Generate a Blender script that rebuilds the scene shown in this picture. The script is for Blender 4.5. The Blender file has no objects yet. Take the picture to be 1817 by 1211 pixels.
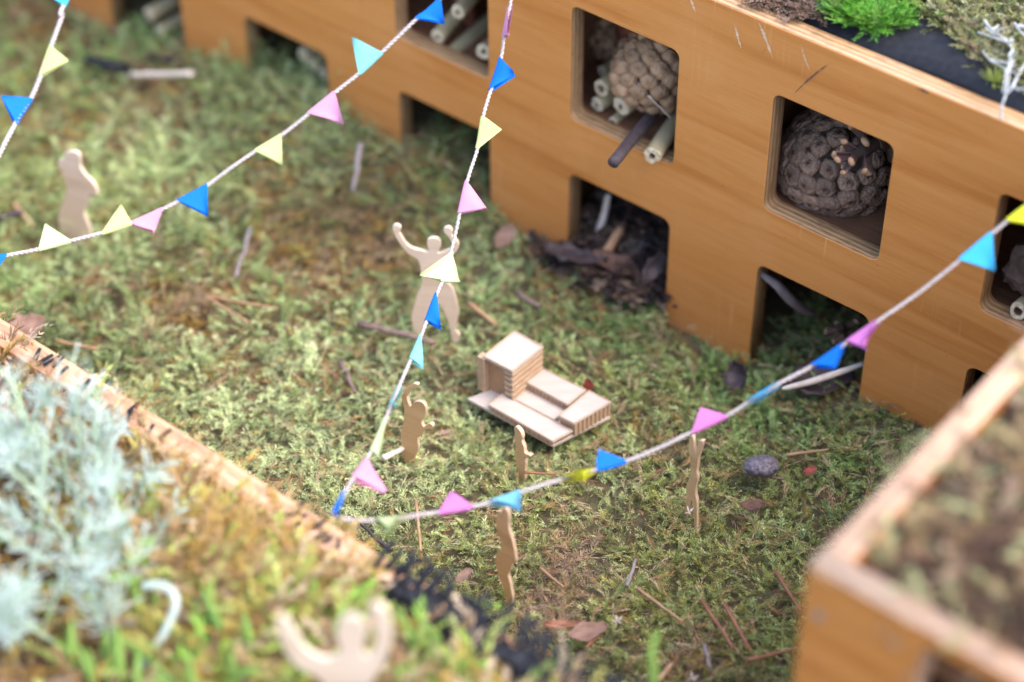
import bpy, bmesh, math, random
import numpy as np
from mathutils import Vector, Matrix, Quaternion

# ------------------------------------------------------------------ camera
SC = bpy.context.scene
COL = SC.collection
PITCH, ROLL, FPX, CAMH = 0.731441, -0.007131, 3778.1, 1.0209
P = 0.165                                  # spacing of the hotel's openings (m)
W0 = np.array([0.042434, 1.231088, 0.0])   # foot of the wall under the corner of one opening
YAW = 0.687493
WD = np.array([math.cos(YAW), -math.sin(YAW), 0.0])     # along the wall
WI = np.array([math.sin(YAW), math.cos(YAW), 0.0])      # into the wall
CAM = np.array([0.0, 0.0, CAMH])
_fw = np.array([0, math.cos(PITCH), -math.sin(PITCH)])
_r0 = np.array([1.0, 0, 0]); _u0 = np.array([0, math.sin(PITCH), math.cos(PITCH)])
_ri = _r0 * math.cos(ROLL) + _u0 * math.sin(ROLL)
_up = -_r0 * math.sin(ROLL) + _u0 * math.cos(ROLL)
cd = bpy.data.cameras.new('camera'); cam = bpy.data.objects.new('camera', cd); COL.objects.link(cam)
cam.matrix_world = Matrix(((_ri[0], _up[0], -_fw[0], 0), (_ri[1], _up[1], -_fw[1], 0), (_ri[2], _up[2], -_fw[2], CAMH), (0, 0, 0, 1)))
cd.sensor_width = 36; cd.lens = FPX * 36 / 1817; cd.clip_start = 0.02; cd.clip_end = 100
cd.dof.use_dof = True; cd.dof.focus_distance = 1.39; cd.dof.aperture_fstop = 2.4; cd.dof.aperture_blades = 0
SC.camera = cam

# ------------------------------------------------------------------ light
SUN_AZ, SUN_EL = math.radians(113), math.radians(58)      # azimuth from +Y towards +X
wd_ = bpy.data.worlds.new('World'); SC.world = wd_; wd_.use_nodes = True
_nt = wd_.node_tree; _bg = _nt.nodes['Background']
_sky = _nt.nodes.new('ShaderNodeTexSky'); _sky.sky_type = 'NISHITA'; _sky.sun_disc = False
_sky.sun_elevation = SUN_EL; _sky.sun_rotation = SUN_AZ
_sky.air_density = 1.0; _sky.dust_density = 2.2; _sky.ozone_density = 1.0
_nt.links.new(_sky.outputs[0], _bg.inputs[0]); _bg.inputs[1].default_value = 0.15
sl = bpy.data.lights.new('sun', 'SUN'); sun = bpy.data.objects.new('sun', sl); COL.objects.link(sun)
sl.energy = 0.75; sl.angle = math.radians(50); sl.color = (1.0, 0.965, 0.93)
_sd = Vector((math.sin(SUN_AZ) * math.cos(SUN_EL), math.cos(SUN_AZ) * math.cos(SUN_EL), math.sin(SUN_EL)))
sun.rotation_euler = (-_sd).to_track_quat('-Z', 'Y').to_euler()
SC.view_settings.view_transform = 'Standard'; SC.view_settings.look = 'None'
SC.view_settings.exposure = 2.2; SC.view_settings.gamma = 1.0
SC.view_settings.use_curve_mapping = False

# ------------------------------------------------------------------ helpers
RNG = np.random.default_rng(7)
random.seed(5)
def ray(x, y): return _fw + _ri * (x - 908.5) / FPX - _up * (y - 605.5) / FPX
def pz(x, y, z):                       # a point of the horizontal plane at height z
    d = ray(x, y); return CAM + d * ((z - CAMH) / d[2])
def pplane(x, y, pt, n):               # a point of any plane
    d = ray(x, y); return CAM + d * (((pt - CAM) @ n) / (d @ n))
def pw(x, y, off=0.0): return pplane(x, y, W0 + WI * off, WI)
def depth_of(X): return (np.asarray(X) - CAM) @ _fw
def at_depth(x, y, dep): return CAM + ray(x, y) * dep
def loc2(lx, ly, z=0.0): return W0 + WD * lx + WI * ly + np.array([0, 0, z])
def to_local(X): d = np.asarray(X) - W0; return d @ WD, d @ WI
def topx(X):
    d = np.asarray(X) - CAM; z = d @ _fw
    return 908.5 + FPX * (d @ _ri) / z, 605.5 - FPX * (d @ _up) / z

def tag(o, label=None, cat=None, group=None, kind=None):
    if label: o['label'] = label
    if cat: o['category'] = cat
    if group: o['group'] = group
    if kind: o['kind'] = kind
    return o
def empty(name, loc, rz=0.0):
    o = bpy.data.objects.new(name, None); COL.objects.link(o); o.location = loc; o.rotation_euler = (0, 0, rz)
    o.empty_display_size = 0.01
    return o
def link(name, me, mat, parent=None, loc=None, rot=None, smooth=False):
    o = bpy.data.objects.new(name, me); COL.objects.link(o)
    if mat is not None and len(me.materials) == 0:
        for m in (mat if isinstance(mat, (list, tuple)) else [mat]): me.materials.append(m)
    if smooth: me.shade_smooth()
    if parent is not None: o.parent = parent
    if loc is not None: o.location = loc
    if rot is not None: o.rotation_euler = rot
    return o
def inv(parent, X):                    # world point in the frame of an empty (location + z rotation)
    d = np.asarray(X, float) - np.array(parent.location); a = -parent.rotation_euler[2]
    c, s = math.cos(a), math.sin(a)
    return np.array([c * d[0] - s * d[1], s * d[0] + c * d[1], d[2]])
def pymesh(name, v, f):
    me = bpy.data.meshes.new(name); me.from_pydata([tuple(p) for p in v], [], f); me.update(); return me

def vnoise(x, y, s, seed=0):           # smooth lattice noise, -1..1
    x = np.asarray(x) * s + 137.3 + seed * 17.1; y = np.asarray(y) * s + 91.7 + seed * 7.7
    xi = np.floor(x).astype(int); yi = np.floor(y).astype(int); fx = x - xi; fy = y - yi
    fx = fx * fx * (3 - 2 * fx); fy = fy * fy * (3 - 2 * fy)
    def h(a, b):
        v = np.sin(a * 127.1 + b * 311.7 + seed * 74.7) * 43758.5453; return (v - np.floor(v)) * 2 - 1
    return (h(xi, yi) * (1 - fx) + h(xi + 1, yi) * fx) * (1 - fy) + (h(xi, yi + 1) * (1 - fx) + h(xi + 1, yi + 1) * fx) * fy

# ------------------------------------------------------------------ materials
def nodes(name):
    m = bpy.data.materials.new(name); m.use_nodes = True; nt = m.node_tree
    b = nt.nodes['Principled BSDF']; return m, nt, b
def ramp(nt, stops):
    r = nt.nodes.new('ShaderNodeValToRGB'); e = r.color_ramp.elements
    while len(e) < len(stops): e.new(0.5)
    for i, (p, c) in enumerate(stops): e[i].position = p; e[i].color = (*c, 1)
    return r
def simple(name, c1, c2=None, scale=60, rough=0.7, bump=0.0, stretch=(1, 1, 1), spec=0.3, transl=0.0, detail=4):
    m, nt, b = nodes(name); L = nt.links
    c2 = c2 or tuple(c * 0.7 for c in c1)
    tc = nt.nodes.new('ShaderNodeTexCoord'); mp = nt.nodes.new('ShaderNodeMapping'); mp.inputs['Scale'].default_value = stretch
    nz = nt.nodes.new('ShaderNodeTexNoise'); nz.inputs['Scale'].default_value = scale; nz.inputs['Detail'].default_value = detail
    L.new(tc.outputs['Object'], mp.inputs[0]); L.new(mp.outputs[0], nz.inputs['Vector'])
    r = ramp(nt, [(0.3, c1), (0.7, c2)]); L.new(nz.outputs['Fac'], r.inputs[0]); L.new(r.outputs[0], b.inputs['Base Color'])
    b.inputs['Roughness'].default_value = rough; b.inputs['Specular IOR Level'].default_value = spec
    if bump:
        bp = nt.nodes.new('ShaderNodeBump'); bp.inputs['Strength'].default_value = bump; bp.inputs['Distance'].default_value = 0.001
        L.new(nz.outputs['Fac'], bp.inputs['Height']); L.new(bp.outputs[0], b.inputs['Normal'])
    if transl:
        t = nt.nodes.new('ShaderNodeBsdfTranslucent'); mx = nt.nodes.new('ShaderNodeMixShader'); mx.inputs[0].default_value = transl
        L.new(r.outputs[0], t.inputs[0]); L.new(b.outputs[0], mx.inputs[1]); L.new(t.outputs[0], mx.inputs[2])
        L.new(mx.outputs[0], nt.nodes['Material Output'].inputs['Surface'])
    return m
def plywood(name, face1, face2, face3, edge_lt, edge_dk, layers, thick, rough=0.45, sc=1.0, wear=0.35):
    """boards whose thickness runs along their own local z: veneer on the faces, glued layers on the cut edges"""
    m, nt, b = nodes(name); L = nt.links; N = nt.nodes.new
    tc = N('ShaderNodeTexCoord'); mp = N('ShaderNodeMapping'); mp.inputs['Scale'].default_value = (5 * sc, 70 * sc, 5 * sc)
    L.new(tc.outputs['Object'], mp.inputs[0])
    mp2 = N('ShaderNodeMapping'); mp2.inputs['Scale'].default_value = (30 * sc, 900 * sc, 30 * sc); L.new(tc.outputs['Object'], mp2.inputs[0])
    n1 = N('ShaderNodeTexNoise'); n1.inputs['Scale'].default_value = 1.0; n1.inputs['Detail'].default_value = 5; n1.inputs['Distortion'].default_value = 0.8
    n2 = N('ShaderNodeTexNoise'); n2.inputs['Scale'].default_value = 1.0; n2.inputs['Detail'].default_value = 3
    L.new(mp.outputs[0], n1.inputs['Vector']); L.new(mp2.outputs[0], n2.inputs['Vector'])
    r1 = ramp(nt, [(0.28, face3), (0.42, face1), (0.60, face2), (0.74, face1)]); L.new(n1.outputs['Fac'], r1.inputs[0])
    r2 = ramp(nt, [(0.30, (0.86,) * 3), (0.62, (1.05,) * 3)]); L.new(n2.outputs['Fac'], r2.inputs[0])
    mul = N('ShaderNodeMix'); mul.data_type = 'RGBA'; mul.blend_type = 'MULTIPLY'; mul.inputs[0].default_value = 0.45
    L.new(r1.outputs[0], mul.inputs[6]); L.new(r2.outputs[0], mul.inputs[7])
    # pale rubbed patches
    n3 = N('ShaderNodeTexNoise'); n3.inputs['Scale'].default_value = 14 * sc; n3.inputs['Detail'].default_value = 6; n3.inputs['Roughness'].default_value = 0.65
    L.new(tc.outputs['Object'], n3.inputs['Vector'])
    r3 = ramp(nt, [(0.52, (0, 0, 0)), (0.78, (wear,) * 3)]); L.new(n3.outputs['Fac'], r3.inputs[0])
    rub = N('ShaderNodeMix'); rub.data_type = 'RGBA'; L.new(r3.outputs[0], rub.inputs[0]); L.new(mul.outputs[2], rub.inputs[6])
    rub.inputs[7].default_value = (min(1, face2[0] * 1.15), min(1, face2[1] * 1.35), min(1, face2[2] * 1.9), 1)
    mp4 = N('ShaderNodeMapping'); mp4.inputs['Scale'].default_value = (420 * sc, 14 * sc, 1); L.new(tc.outputs['Object'], mp4.inputs[0])
    n4 = N('ShaderNodeTexNoise'); n4.inputs['Scale'].default_value = 1.0; n4.inputs['Detail'].default_value = 2; L.new(mp4.outputs[0], n4.inputs['Vector'])
    r6 = ramp(nt, [(0.56, (0, 0, 0)), (0.72, (0.5,) * 3)]); L.new(n4.outputs['Fac'], r6.inputs[0])
    n5 = N('ShaderNodeTexNoise'); n5.inputs['Scale'].default_value = 11 * sc; n5.inputs['Detail'].default_value = 2; L.new(tc.outputs['Object'], n5.inputs['Vector'])
    r7 = ramp(nt, [(0.55, (0, 0, 0)), (0.66, (1, 1, 1))]); L.new(n5.outputs['Fac'], r7.inputs[0])
    sm = N('ShaderNodeMix'); sm.data_type = 'RGBA'; sm.blend_type = 'MULTIPLY'; sm.inputs[0].default_value = 1.0; L.new(r6.outputs[0], sm.inputs[6]); L.new(r7.outputs[0], sm.inputs[7])
    rub2 = N('ShaderNodeMix'); rub2.data_type = 'RGBA'; L.new(sm.outputs[2], rub2.inputs[0]); L.new(rub.outputs[2], rub2.inputs[6])
    rub2.inputs[7].default_value = (min(1, face2[0] * 1.2), min(1, face2[1] * 1.6), min(1, face2[2] * 2.6), 1)
    # small dark specks and blotches of dirt
    n6 = N('ShaderNodeTexNoise'); n6.inputs['Scale'].default_value = 170 * sc; n6.inputs['Detail'].default_value = 6; n6.inputs['Roughness'].default_value = 0.7; L.new(tc.outputs['Object'], n6.inputs['Vector'])
    r8 = ramp(nt, [(0.64, (0, 0, 0)), (0.74, (0.55,) * 3)]); L.new(n6.outputs['Fac'], r8.inputs[0])
    drt = N('ShaderNodeMix'); drt.data_type = 'RGBA'; L.new(r8.outputs[0], drt.inputs[0]); L.new(rub2.outputs[2], drt.inputs[6]); drt.inputs[7].default_value = (face3[0] * 0.35, face3[1] * 0.35, face3[2] * 0.5, 1)
    # edge layers
    sx = N('ShaderNodeSeparateXYZ'); L.new(tc.outputs['Object'], sx.inputs[0])
    mlt = N('ShaderNodeMath'); mlt.operation = 'MULTIPLY_ADD'; mlt.inputs[1].default_value = layers / thick / 2; mlt.inputs[2].default_value = 10.0
    L.new(sx.outputs['Z'], mlt.inputs[0])
    jn = N('ShaderNodeTexNoise'); jn.inputs['Scale'].default_value = 120 * sc; jn.inputs['Detail'].default_value = 3; L.new(tc.outputs['Object'], jn.inputs['Vector'])
    ja = N('ShaderNodeMath'); ja.operation = 'MULTIPLY_ADD'; ja.inputs[1].default_value = 0.14; L.new(jn.outputs['Fac'], ja.inputs[0]); L.new(mlt.outputs[0], ja.inputs[2])
    fr = N('ShaderNodeMath'); fr.operation = 'FRACT'; L.new(ja.outputs[0], fr.inputs[0])
    r4 = ramp(nt, [(0.0, edge_lt), (0.42, edge_lt), (0.5, edge_dk), (0.9, edge_dk)]); L.new(fr.outputs[0], r4.inputs[0])
    r4.color_ramp.elements[3].position = 0.93
    en = N('ShaderNodeTexNoise'); en.inputs['Scale'].default_value = 320 * sc; en.inputs['Detail'].default_value = 5
    mp3 = N('ShaderNodeMapping'); mp3.inputs['Scale'].default_value = (0.35, 0.35, 2.2); L.new(tc.outputs['Object'], mp3.inputs[0]); L.new(mp3.outputs[0], en.inputs['Vector'])
    r5 = ramp(nt, [(0.33, (0.35,) * 3), (0.50, (1.0,) * 3)]); L.new(en.outputs['Fac'], r5.inputs[0])
    em = N('ShaderNodeMix'); em.data_type = 'RGBA'; em.blend_type = 'MULTIPLY'; em.inputs[0].default_value = 0.6
    L.new(r4.outputs[0], em.inputs[6]); L.new(r5.outputs[0], em.inputs[7])
    sn = N('ShaderNodeSeparateXYZ'); L.new(tc.outputs['Normal'], sn.inputs[0])
    ab = N('ShaderNodeMath'); ab.operation = 'ABSOLUTE'; L.new(sn.outputs['Z'], ab.inputs[0])
    gt = N('ShaderNodeMath'); gt.operation = 'GREATER_THAN'; gt.inputs[1].default_value = 0.72; L.new(ab.outputs[0], gt.inputs[0])
    mx = N('ShaderNodeMix'); mx.data_type = 'RGBA'; L.new(gt.outputs[0], mx.inputs[0]); L.new(em.outputs[2], mx.inputs[6]); L.new(drt.outputs[2], mx.inputs[7])
    L.new(mx.outputs[2], b.inputs['Base Color'])
    b.inputs['Roughness'].default_value = rough; b.inputs['Specular IOR Level'].default_value = 0.35
    bp = N('ShaderNodeBump'); bp.inputs['Strength'].default_value = 0.25; bp.inputs['Distance'].default_value = 0.0006
    L.new(n2.outputs['Fac'], bp.inputs['Height']); L.new(bp.outputs[0], b.inputs['Normal'])
    return m
def vcol(name, rough=0.6, transl=0.3, spec=0.3):
    m, nt, b = nodes(name); L = nt.links
    a = nt.nodes.new('ShaderNodeAttribute'); a.attribute_name = 'tint'
    L.new(a.outputs['Color'], b.inputs['Base Color']); b.inputs['Roughness'].default_value = rough; b.inputs['Specular IOR Level'].default_value = spec
    t = nt.nodes.new('ShaderNodeBsdfTranslucent'); mx = nt.nodes.new('ShaderNodeMixShader'); mx.inputs[0].default_value = transl
    L.new(a.outputs['Color'], t.inputs[0]); L.new(b.outputs[0], mx.inputs[1]); L.new(t.outputs[0], mx.inputs[2])
    L.new(mx.outputs[0], nt.nodes['Material Output'].inputs['Surface'])
    return m

M = {}
M['ply'] = plywood('varnished_plywood', (0.530, 0.200, 0.048), (0.570, 0.228, 0.062), (0.455, 0.156, 0.034), (0.40, 0.24, 0.12), (0.27, 0.15, 0.068), 7, 0.015)
M['ply_rim'] = plywood('planter_plywood', (0.45, 0.165, 0.036), (0.50, 0.195, 0.050), (0.38, 0.125, 0.027), (0.58, 0.36, 0.23), (0.52, 0.30, 0.175), 5, 0.015)
M['ply_pale'] = plywood('weathered_plywood', (0.54, 0.25, 0.08), (0.60, 0.30, 0.11), (0.48, 0.20, 0.06), (0.50, 0.29, 0.165), (0.43, 0.225, 0.12), 4, 0.018)
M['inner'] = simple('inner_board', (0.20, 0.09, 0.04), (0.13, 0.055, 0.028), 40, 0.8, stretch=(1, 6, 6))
M['mdf'] = plywood('cutout_board', (0.56, 0.355, 0.165), (0.62, 0.40, 0.20), (0.50, 0.31, 0.14), (0.66, 0.50, 0.34), (0.56, 0.40, 0.26), 3, 0.003, 0.6, 1.5, 0.2)
M['birch'] = simple('birch_card', (0.47, 0.33, 0.215), (0.40, 0.265, 0.165), 260, 0.6, 0.1, (0.3, 1, 1))
M['mdf_pale'] = plywood('pale_cutout_board', (0.64, 0.47, 0.33), (0.69, 0.52, 0.38), (0.59, 0.42, 0.29), (0.74, 0.60, 0.46), (0.68, 0.52, 0.39), 3, 0.003, 0.6, 1.5, 0.2)
M['birch_dk'] = simple('laser_cut_edge', (0.44, 0.275, 0.155), (0.37, 0.215, 0.115), 300, 0.7)
M['birch_top'] = simple('birch_card_top', (0.475, 0.40, 0.345), (0.44, 0.355, 0.295), 200, 0.6, 0.05, (0.3, 1, 1))
M['twine'] = simple('cotton_twine', (0.52, 0.455, 0.43), (0.34, 0.28, 0.25), 900, 0.9, 0.3)
M['soil'] = simple('soil', (0.045, 0.036, 0.020), (0.11, 0.085, 0.04), 260, 0.95, 0.6)
M['peat'] = simple('peat', (0.035, 0.020, 0.012), (0.10, 0.055, 0.03), 120, 0.95, 0.8)
M['black'] = simple('weed_membrane', (0.007, 0.007, 0.009), (0.016, 0.015, 0.019), 200, 0.6, 0.3)
M['moss'] = vcol('moss', 0.5, 0.32, 0.35)
M['drymoss'] = vcol('dry_moss', 0.7, 0.25, 0.2)
M['cone'] = simple('cone_scale_tan', (0.34, 0.20, 0.11), (0.20, 0.105, 0.055), 140, 0.6, 0.3)
M['cone_core'] = simple('cone_core', (0.05, 0.028, 0.017), (0.03, 0.018, 0.012), 80, 0.8)
M['cone_dark'] = simple('open_scale_dark', (0.055, 0.035, 0.045), (0.10, 0.05, 0.035), 160, 0.4)
M['cone_tip'] = simple('open_scale_tip', (0.40, 0.23, 0.13), (0.22, 0.11, 0.06), 220, 0.6)
M['stem_out'] = simple('stem_skin', (0.30, 0.235, 0.12), (0.40, 0.32, 0.19), 60, 0.6, 0.2, (1, 1, 0.15))
M['stem_cut'] = simple('stem_cut', (0.62, 0.52, 0.36), (0.46, 0.35, 0.22), 260, 0.8, 0.5)
M['stem_hole'] = simple('stem_bore', (0.30, 0.21, 0.13), (0.20, 0.13, 0.08), 90, 0.9)
M['darktwig'] = simple('dark_bark', (0.075, 0.055, 0.060), (0.045, 0.034, 0.036), 200, 0.75, 0.6, (1, 1, 0.3))
M['twig'] = simple('twig_bark', (0.23, 0.16, 0.13), (0.13, 0.085, 0.07), 160, 0.8, 0.5, (1, 1, 0.3))
M['twig_grey'] = simple('grey_twig_bark', (0.30, 0.25, 0.24), (0.19, 0.15, 0.14), 160, 0.8, 0.5, (1, 1, 0.3))
M['straw'] = simple('dry_straw', (0.42, 0.27, 0.15), (0.30, 0.17, 0.09), 120, 0.7)
M['needle'] = simple('dead_pine_needle', (0.30, 0.13, 0.07), (0.20, 0.085, 0.05), 120, 0.55)
M['palestick'] = simple('pale_stick', (0.72, 0.62, 0.53), (0.56, 0.44, 0.34), 120, 0.7, 0.2, (1, 1, 0.2))
M['leaf_brown'] = simple('dead_leaf_brown', (0.15, 0.075, 0.05), (0.085, 0.045, 0.035), 110, 0.6, 0.4, transl=0.15)
M['leaf_pale'] = simple('dead_leaf_pale', (0.32, 0.20, 0.15), (0.20, 0.105, 0.075), 110, 0.6, 0.4, transl=0.15)
M['leaf_red'] = simple('dead_leaf_red', (0.30, 0.055, 0.04), (0.20, 0.05, 0.03), 110, 0.5, transl=0.15)
M['leaf_dark'] = simple('dead_leaf_dark', (0.035, 0.024, 0.026), (0.065, 0.040, 0.036), 90, 0.5, 0.3)
M['stone'] = simple('dark_stone', (0.055, 0.045, 0.058), (0.20, 0.17, 0.20), 420, 0.45, 0.7)
M['chip'] = simple('wood_chip', (0.50, 0.28, 0.15), (0.36, 0.18, 0.09), 140, 0.7, 0.2, (1, 5, 5))
M['clay'] = simple('terracotta', (0.20, 0.065, 0.035), (0.14, 0.045, 0.028), 70, 0.8, 0.2)
M['bark'] = simple('rough_bark', (0.12, 0.075, 0.055), (0.05, 0.032, 0.025), 130, 0.9, 1.0)
M['silver'] = simple('silver_leaf', (0.60, 0.67, 0.60), (0.48, 0.58, 0.47), 50, 0.8, transl=0.25)
M['silver_stem'] = simple('silver_stem', (0.44, 0.54, 0.36), (0.36, 0.44, 0.26), 50, 0.8)
M['lime'] = simple('lime_leaf', (0.28, 0.50, 0.07), (0.44, 0.58, 0.18), 120, 0.8, transl=0.35)
M['lichen'] = simple('white_lichen', (0.50, 0.49, 0.47), (0.34, 0.33, 0.30), 160, 0.9, 0.5)
M['scuff'] = simple('pale_scuff', (0.72, 0.50, 0.34), (0.60, 0.36, 0.20), 300, 0.9)
M['scratch'] = simple('dark_scratch', (0.10, 0.06, 0.05), (0.20, 0.10, 0.06), 300, 0.7)
M['screw'] = simple('dull_screw', (0.22, 0.20, 0.17), (0.16, 0.14, 0.12), 300, 0.5)
def paper(name, c):
    return simple(name, c, tuple(x * 0.93 for x in c), 500, 0.75, 0.08, transl=0.18, spec=0.2)
M['blue'] = paper('paper_blue', (0.005, 0.155, 0.62)); M['azure'] = paper('paper_azure', (0.06, 0.46, 0.72))
M['teal'] = paper('paper_teal', (0.22, 0.58, 0.58)); M['pink'] = paper('paper_pink', (0.66, 0.29, 0.43))
M['mauve'] = paper('paper_mauve', (0.55, 0.17, 0.42)); M['yellow'] = paper('paper_yellow', (0.56, 0.60, 0.23))
M['cream'] = paper('paper_cream', (0.55, 0.64, 0.31)); M['acid'] = paper('paper_acid', (0.62, 0.60, 0.03))
M['sky'] = paper('paper_sky', (0.22, 0.54, 0.66))

# ------------------------------------------------------------------ mesh makers
def flat_panel(name, outer, holes, t, bevel=0.0007):
    """a board cut from outlines in its local xy plane, thickness t along z (centred)"""
    cu = bpy.data.curves.new(name, 'CURVE'); cu.dimensions = '2D'; cu.fill_mode = 'BOTH'
    for lp in [outer] + holes:
        s = cu.splines.new('POLY'); s.points.add(len(lp) - 1)
        for i, q in enumerate(lp): s.points[i].co = (q[0], q[1], 0, 1)
        s.use_cyclic_u = True
    cu.extrude = t / 2 - bevel; cu.bevel_depth = bevel; cu.bevel_resolution = 1; cu.offset = -bevel
    o = bpy.data.objects.new('tmp', cu); COL.objects.link(o)
    dg = bpy.context.evaluated_depsgraph_get(); dg.update()
    me = bpy.data.meshes.new_from_object(o.evaluated_get(dg)); me.materials.clear()
    bpy.data.objects.remove(o); bpy.data.curves.remove(cu); me.name = name
    bm = bmesh.new(); bm.from_mesh(me); bmesh.ops.remove_doubles(bm, verts=bm.verts, dist=1e-6)
    bmesh.ops.recalc_face_normals(bm, faces=bm.faces); bm.to_mesh(me); bm.free()
    return me
def rrect(x0, y0, x1, y1, r=0.006, n=5, corners=(1, 1, 1, 1)):
    out = []
    for (cx, cy, a0), k in zip(((x1 - r, y1 - r, 0), (x0 + r, y1 - r, 90), (x0 + r, y0 + r, 180), (x1 - r, y0 + r, 270)), corners):
        for i in range(n + 1):
            a = math.radians(a0 + 90 * i / n); out.append((cx + r * math.cos(a), cy + r * math.sin(a)))
    return out
def box_me(name, sx, sy, sz, bev=0.0006):
    bm = bmesh.new(); bmesh.ops.create_cube(bm, size=1.0)
    for v in bm.verts: v.co.x *= sx; v.co.y *= sy; v.co.z *= sz
    if bev: bmesh.ops.bevel(bm, geom=bm.edges[:], offset=bev, segments=1, affect='EDGES')
    me = bpy.data.meshes.new(name); bm.to_mesh(me); bm.free(); return me
def tube_me(name, pts, rad, n=8, caps=True, jitter=0.0):
    """a tube along pts with a radius per point"""
    pts = [np.asarray(p, float) for p in pts]; v = []; f = []
    rad = [rad] * len(pts) if np.isscalar(rad) else rad
    ref = np.array([0.31, 0.27, 0.91])
    for i, p in enumerate(pts):
        d = pts[min(i + 1, len(pts) - 1)] - pts[max(i - 1, 0)]; d /= np.linalg.norm(d) + 1e-12
        a = np.cross(d, ref); a /= np.linalg.norm(a) + 1e-12; b = np.cross(d, a)
        for k in range(n):
            t = 2 * math.pi * k / n; r = rad[i] * (1 + jitter * random.uniform(-1, 1))
            v.append(p + (a * math.cos(t) + b * math.sin(t)) * r)
        if i:
            for k in range(n): f.append(((i - 1) * n + k, (i - 1) * n + (k + 1) % n, i * n + (k + 1) % n, i * n + k))
    if caps: f.append(tuple(range(n))[::-1]); f.append(tuple((len(pts) - 1) * n + k for k in range(n)))
    return pymesh(name, v, f)
def merge_me(name, parts):
    v = []; f = []
    for pv, pf in parts:
        o = len(v); v += list(pv); f += [tuple(i + o for i in q) for q in pf]
    return pymesh(name, v, f)
def smooth_poly(pts, sub=4):
    pts = [np.asarray(p, float) for p in pts]; n = len(pts); out = []
    for i in range(n):
        p0, p1, p2, p3 = pts[i - 1], pts[i], pts[(i + 1) % n], pts[(i + 2) % n]
        for k in range(sub):
            t = k / sub
            out.append(0.5 * ((2 * p1) + (p2 - p0) * t + (2 * p0 - 5 * p1 + 4 * p2 - p3) * t * t + (3 * p1 - p0 - 3 * p2 + p3) * t ** 3))
    return out
def spline(pts, sub=8):
    pts = [np.asarray(p, float) for p in pts]; n = len(pts); out = []
    for i in range(n - 1):
        p0, p1, p2, p3 = pts[max(i - 1, 0)], pts[i], pts[i + 1], pts[min(i + 2, n - 1)]
        for k in range(sub):
            t = k / sub
            out.append(0.5 * ((2 * p1) + (p2 - p0) * t + (2 * p0 - 5 * p1 + 4 * p2 - p3) * t * t + (3 * p1 - p0 - 3 * p2 + p3) * t ** 3))
    out.append(pts[-1]); return out

def leaf_cloud(name, base, head, elev, L, K, ll, lw, col, tip, droop=0.5, bend=0.6, alpha=0.9, mat=None, sides=2, taper=0.55, rise=0.35, rng=RNG):
    """feathery shoots: each is a curved stem carrying K pairs of narrow leaflets, every leaflet one small face"""
    N = len(base); k = (np.arange(K) + 0.6) / K
    bnd = rng.normal(0, bend, N); dr = droop * rng.uniform(0.3, 1.5, N)
    def dirv(t):
        h = head[:, None] + bnd[:, None] * t; e = elev[:, None] - dr[:, None] * t
        return np.stack([np.cos(h) * np.cos(e), np.sin(h) * np.cos(e), np.sin(e)], -1), h, e
    T = np.broadcast_to(k, (N, K)); dm, _, _ = dirv(T / 2); d, h, e = dirv(T)
    pos = base[:, None, :] + dm * (L[:, None] * T)[..., None]
    side = np.stack([-np.sin(h), np.cos(h), np.zeros_like(h)], -1); upv = np.cross(d, side)
    V = []; C = []
    for s in ((1, -1) if sides == 2 else (1,)):
        sgn = s if sides == 2 else np.where((np.arange(K) % 2) == 0, 1, -1)[None, :, None]
        a = alpha * rng.uniform(0.5, 1.3, (N, K, 1))
        ld = d * np.cos(a) + side * sgn * np.sin(a) + upv * rng.uniform(-0.2, 1.0, (N, K, 1)) * rise
        ld /= np.linalg.norm(ld, axis=-1, keepdims=True)
        rv = rng.normal(0, 1, (N, K, 3)) * 0.6 + upv
        pp = np.cross(ld, rv); pp /= np.linalg.norm(pp, axis=-1, keepdims=True) + 1e-9
        nn = np.cross(pp, ld)
        len_ = (ll[:, None] * (1 - taper * T) * rng.uniform(0.7, 1.25, (N, K)))[..., None]; w = (lw[:, None] * rng.uniform(0.7, 1.2, (N, K)))[..., None]
        mid = pos + ld * len_ * 0.42
        V.append(np.stack([pos, mid + pp * w - nn * w * 0.3, pos + ld * len_ - nn * len_ * 0.12, mid - pp * w - nn * w * 0.3], 2))
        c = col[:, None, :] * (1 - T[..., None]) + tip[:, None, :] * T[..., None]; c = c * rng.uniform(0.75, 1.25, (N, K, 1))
        C.append(np.repeat(c[:, :, None, :], 4, 2))
    V = np.concatenate([x.reshape(-1, 3) for x in V]); C = np.clip(np.concatenate([x.reshape(-1, 3) for x in C]), 0, 1)
    nq = len(V) // 4; me = bpy.data.meshes.new(name)
    me.vertices.add(len(V)); me.vertices.foreach_set('co', V.astype(np.float32).ravel())
    me.loops.add(nq * 4); me.loops.foreach_set('vertex_index', np.arange(nq * 4, dtype=np.int32))
    me.polygons.add(nq); me.polygons.foreach_set('loop_start', np.arange(0, nq * 4, 4, dtype=np.int32))
    me.update(calc_edges=True)
    at = me.color_attributes.new('tint', 'FLOAT_COLOR', 'POINT')
    at.data.foreach_set('color', np.concatenate([C, np.ones((len(C), 1))], 1).astype(np.float32).ravel())
    return link(name, me, mat)

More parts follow.
